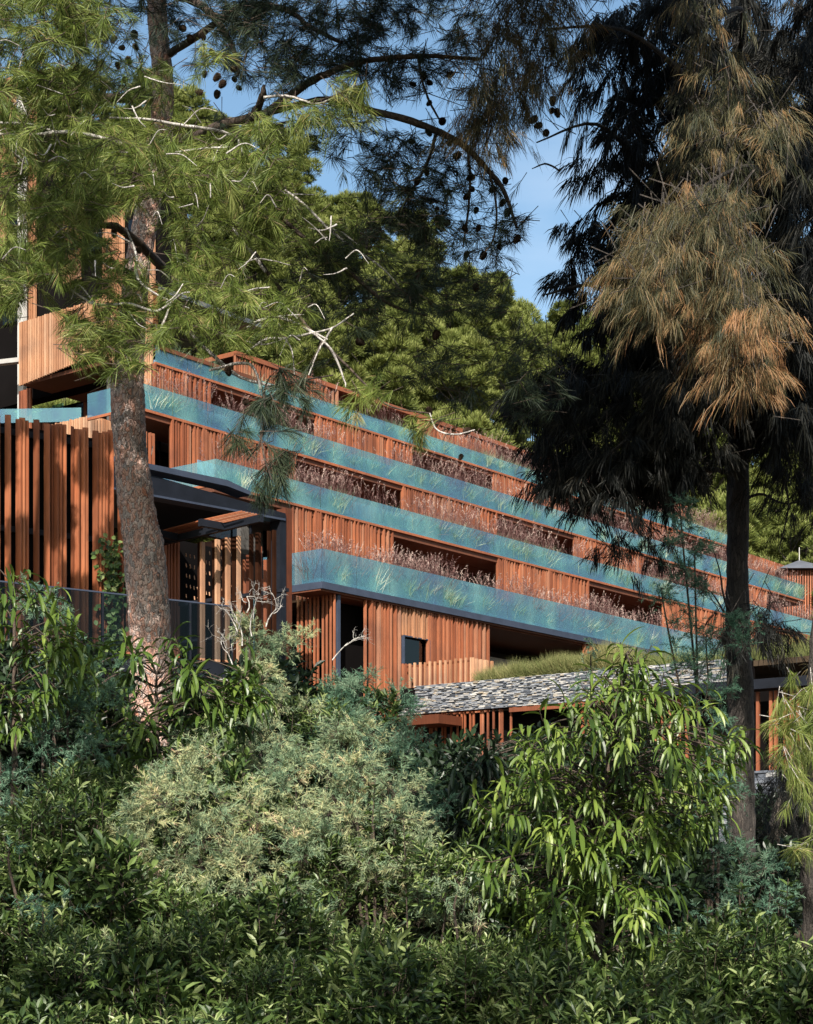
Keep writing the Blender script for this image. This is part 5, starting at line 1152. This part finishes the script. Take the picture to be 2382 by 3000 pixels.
LS = [ # x, top, distance, scale
 (20,1730,12.6,1.15),(110,1660,12.6,1.2),(190,1650,12.8,1.1),(250,1770,12.9,.9),(60,1850,11.8,1.),(170,1800,11.9,1.05),(250,1880,11.6,1.),(330,1990,11.4,.95),
 (10,1960,11,.9),(110,1940,11,.95),(210,1950,11,.95),(310,2000,10.9,.9),(420,1930,11.2,.95),(500,1920,11.4,.95),(600,1915,11.4,1.),(690,1900,11.6,1.),
 (400,2040,10.6,.85),(500,2030,10.6,.85),(600,2030,10.5,.85),(700,2010,10.7,.9),(790,2000,10.9,.9),(880,2080,10.5,.85),(790,1760,12.6,.9),(860,1890,12.2,.8),
 (60,2040,10.3,.85),(160,2060,10.3,.85),(260,2070,10.2,.85),(360,2100,10,.8),(980,2040,10.8,.9),(1070,1990,11.2,.9),(1110,1930,11.6,.9),(1170,2020,11,.9),(1050,2090,10.4,.85),(1150,2100,10.3,.8),
 (1000,1960,11.6,.85),(1290,2100,10.3,.8),(1400,2010,11.4,.9),(1470,1950,11.6,.95),(1550,1900,11.7,1.),(1630,1900,11.8,1.),(1700,1940,11.6,1.),(1500,2030,11,.85),(1590,2000,11,.9),(1440,2100,10.4,.8),(1540,2080,10.4,.8),
 (940,2130,10,.8),(470,2120,9.9,.8),(570,2120,9.9,.8),(670,2110,9.9,.8),(770,2110,9.9,.8),(60,2140,9.7,.8),(180,2145,9.7,.8),(290,2150,9.6,.8),(1240,2150,9.9,.8),(1350,2150,9.9,.8),(1610,2100,10.6,.75),
 (300,1560,14.1,1.),(360,1530,14.2,.9),(250,1600,13.8,.9),(460,1905,12.3,.9),(560,1880,12.3,.9),(640,1400,16.8,.8),(670,1450,16.6,.9)]
LS = [(x+R.uniform(-25, 25), yt+R.uniform(-45, 45)*(yt > 1700), d+R.uniform(-.3, .3), s_*R.uniform(.85, 1.15)) for x, yt, d, s_ in LS]
rowsL = ['back row', 'middle row', 'front row']
cols_ = ['at the left edge', 'left of the golden tamarisk', 'below the golden tamarisk', 'below the grey green tamarisk', 'just left of the tall fig', 'below the tall fig', 'right of the tall fig', 'at the right edge']
cells = {}
for i, (x, yt, d, sc_) in enumerate(LS):
    r = 0 if d > 12 else 1 if d > 10.7 else 2; c = min(7, int(x//214))
    cells.setdefault((r, c), []).append(i)
names_ = {1: [''], 2: ['left hand ', 'right hand '], 3: ['leftmost ', 'middle ', 'rightmost ']}
for (r, c), ids in cells.items():
    ids.sort(key=lambda i: LS[i][0])
    for j, i in enumerate(ids):
        x, yt, d, sc_ = LS[i]
        if yt < 1500 and x > 600:
            shrub(x, yt, d, i % 4, '%s nearly black shrub before the slatted return wall' % ('left hand' if i == len(LS)-2 else 'right hand'), sc_, 'dark shrubs before the return wall'); continue
        nm = names_[len(ids)][j] if len(ids) < 4 else ORD[j]+' '
        shrub(x, yt, d, i % 4, '%ssmall leaved shrub, %s of the hedge, %s' % (nm, rowsL[r], cols_[c]), sc_, 'small leaved hedge shrubs')
# darker undergrowth filling the slope behind the shrubs
def dark_mass(label, poly, n, d, L=.12, wd=.05, mat='dark_leaf', tmu=.35, cat='shrub'):
    xy = scatter(poly, n); dd = R.uniform(*d, n); C = PD(xy[:, 0], xy[:, 1], dd); b = C.mean(0); b[2] = float(terrain(b[0], b[1])); o = empty('undergrowth_shrub', b, label, cat)
    mb = MB(); st_ = MB(); laurel_mesh(mb, st_, C, np.tile([.3, .3, .3], (n, 1)), n*26, per=7, L=L, wd=wd, tmu=tmu); 
    for c in C[::6]: tube(st_, smooth_line([(b[0]*.6+c[0]*.4, c[1], b[2]), (c[0], c[1], (b[2]+c[2])/2), c], 5), np.linspace(.02, .005, 5), 5)
    mb.build('leaves', M[mat], o); st_.build('stem', M['brown_twig'], o)
dark_mass('dark undergrowth under the fin fence at the left', [(-40,1420),(240,1400),(260,1700),(240,1900),(-40,1900)], 120, (17, 20))
dark_mass('black green undergrowth behind the tall tamarisk', [(380,1460),(640,1440),(720,1500),(700,1800),(380,1800)], 110, (17, 20))
dark_mass('dark undergrowth below the basement slats', [(700,1560),(960,1600),(1180,1580),(1180,2000),(700,2000)], 170, (18, 21))
dark_mass('dark undergrowth behind the tall fig', [(1100,1600),(1440,1640),(1440,2000),(1100,2050)], 130, (15.5, 18))
dark_mass('dark undergrowth around the two right trunks', [(1400,1830),(1690,1800),(1690,1930),(1400,2050)], 90, (20, 25))
dark_mass('dark shadowed bush between the right trunks', [(1590,1700),(1700,1690),(1712,1790),(1600,1800)], 40, (30, 34), L=.16, wd=.06)
# creeper on the fence
cr_ = empty('climbing_creeper', (float(pf[0]+df[0]*2.), float(pf[1]+df[1]*2.)-.3, 5.2), 'green creeper climbing the fin fence just left of the pine trunk', 'plant')
mb = MB(); n = 420; ss = on_line(300, pf, df); s = ss+R.normal(0, .14, n); z_ = R.uniform(6.2, 9.2, n); p2 = pf[None]+df[None]*s[:, None]-NB[None]*.32
Bq = np.concatenate([p2, z_[:, None]], 1)+R.normal(0, .06, (n, 3)); leaves(mb, Bq, R.normal(0, 1, (n, 3))+[0, -1, -.4], np.tile([0, -1, .3], (n, 1)), .13, .10, .3, 3, .2, R.uniform(.3, 1, n))
mb.build('leaves', M['laurel'], cr_)
mb = MB(); pl = pf+df*ss-NB*.3; tube(mb, smooth_line([(pl[0], pl[1], 5.2), (pl[0]+.1, pl[1], 7), (pl[0]-.1, pl[1], 9.2)], 9), .012, 5); mb.build('stem', M['brown_twig'], cr_)

feathery('feathery_shrub', 'low feathery grey green patch in the bottom left hedge', [(90,1930,10.9,40,26),(60,1890,11,26,26),(130,1905,11,26,22),(20,1800,11.4,30,30)], 'tam_blue', stem=90, dens=.8, tmu=.5)
feathery('feathery_shrub', 'straw coloured feathery wisps at the left end of the hedge front', [(250,1990,10.6,40,26),(300,1960,10.7,30,26),(210,2030,10.4,30,20)], 'tamarisk', stem=260, dens=.6, tmu=.55)
feathery('feathery_shrub', 'pale feathery patch between the hedge and the tall fig', [(1010,1880,11.6,40,40),(1000,1950,11.4,30,30),(1080,1860,11.6,36,26),(960,1900,11.5,40,40)], 'tamarisk', stem=1010, dens=.8, tmu=.5)
feathery('feathery_shrub', 'small feathery shrub behind the hedge at the lower right', [(1450,1930,12,34,34),(1480,1985,12,28,24),(1420,1990,12,24,24)], 'tam_blue', stem=1450, dens=.8, tmu=.35)
# tall narrow shoots that break the line of the hedge
ts_ = [(40,1745,11.9),(130,1700,12.2),(215,1690,12.2),(300,1850,11.6),(395,1900,11.1),(545,1905,11.1),(655,1880,11.2),(790,1640,12.4),(850,1720,12.3),(1120,1880,11.2),(1190,1950,10.8),(1410,1950,11.2),(1560,1860,11.3),(1660,1850,11.4),(1490,1905,11.4),(980,2000,10.3),(90,2010,10.),(330,2040,9.9),(620,2020,10.)]
for q, (x, yt, d) in enumerate(ts_):
    p_ = PD(x, yt, d); b_ = np.array([p_[0]+R.normal(0, .05), p_[1]+.1, 0.]); o = empty('leafy_shoot', b_, '%s upright leafy shoot from the left, standing above the foreground hedge' % ORD[sorted(range(len(ts_)), key=lambda i: ts_[i][0]).index(q)], 'plant', 'upright shoots above the hedge')
    mb = MB(); st_ = MB(); ln = smooth_line([b_, (b_+p_)/2+R.normal(0, .04, 3), p_], 40); tube(st_, ln, np.linspace(.008, .003, 40), 5)
    n = 70; k_ = (R.uniform(.55, 1, n)*39).astype(int); an = np.arange(n)*2.4; dv = np.stack([np.cos(an), np.sin(an), np.full(n, .5)], -1)
    leaves(mb, ln[k_], dv+R.normal(0, .15, (n, 3)), np.tile([0, 0, 1.], (n, 1)), R.uniform(.06, .12, n), .03, R.uniform(0, .8, n), 3, .22, np.clip(R.normal(.7, .15, n), 0, 1))
    mb.build('leaves', M['laurel'], o); st_.build('stem', M['brown_twig'], o)
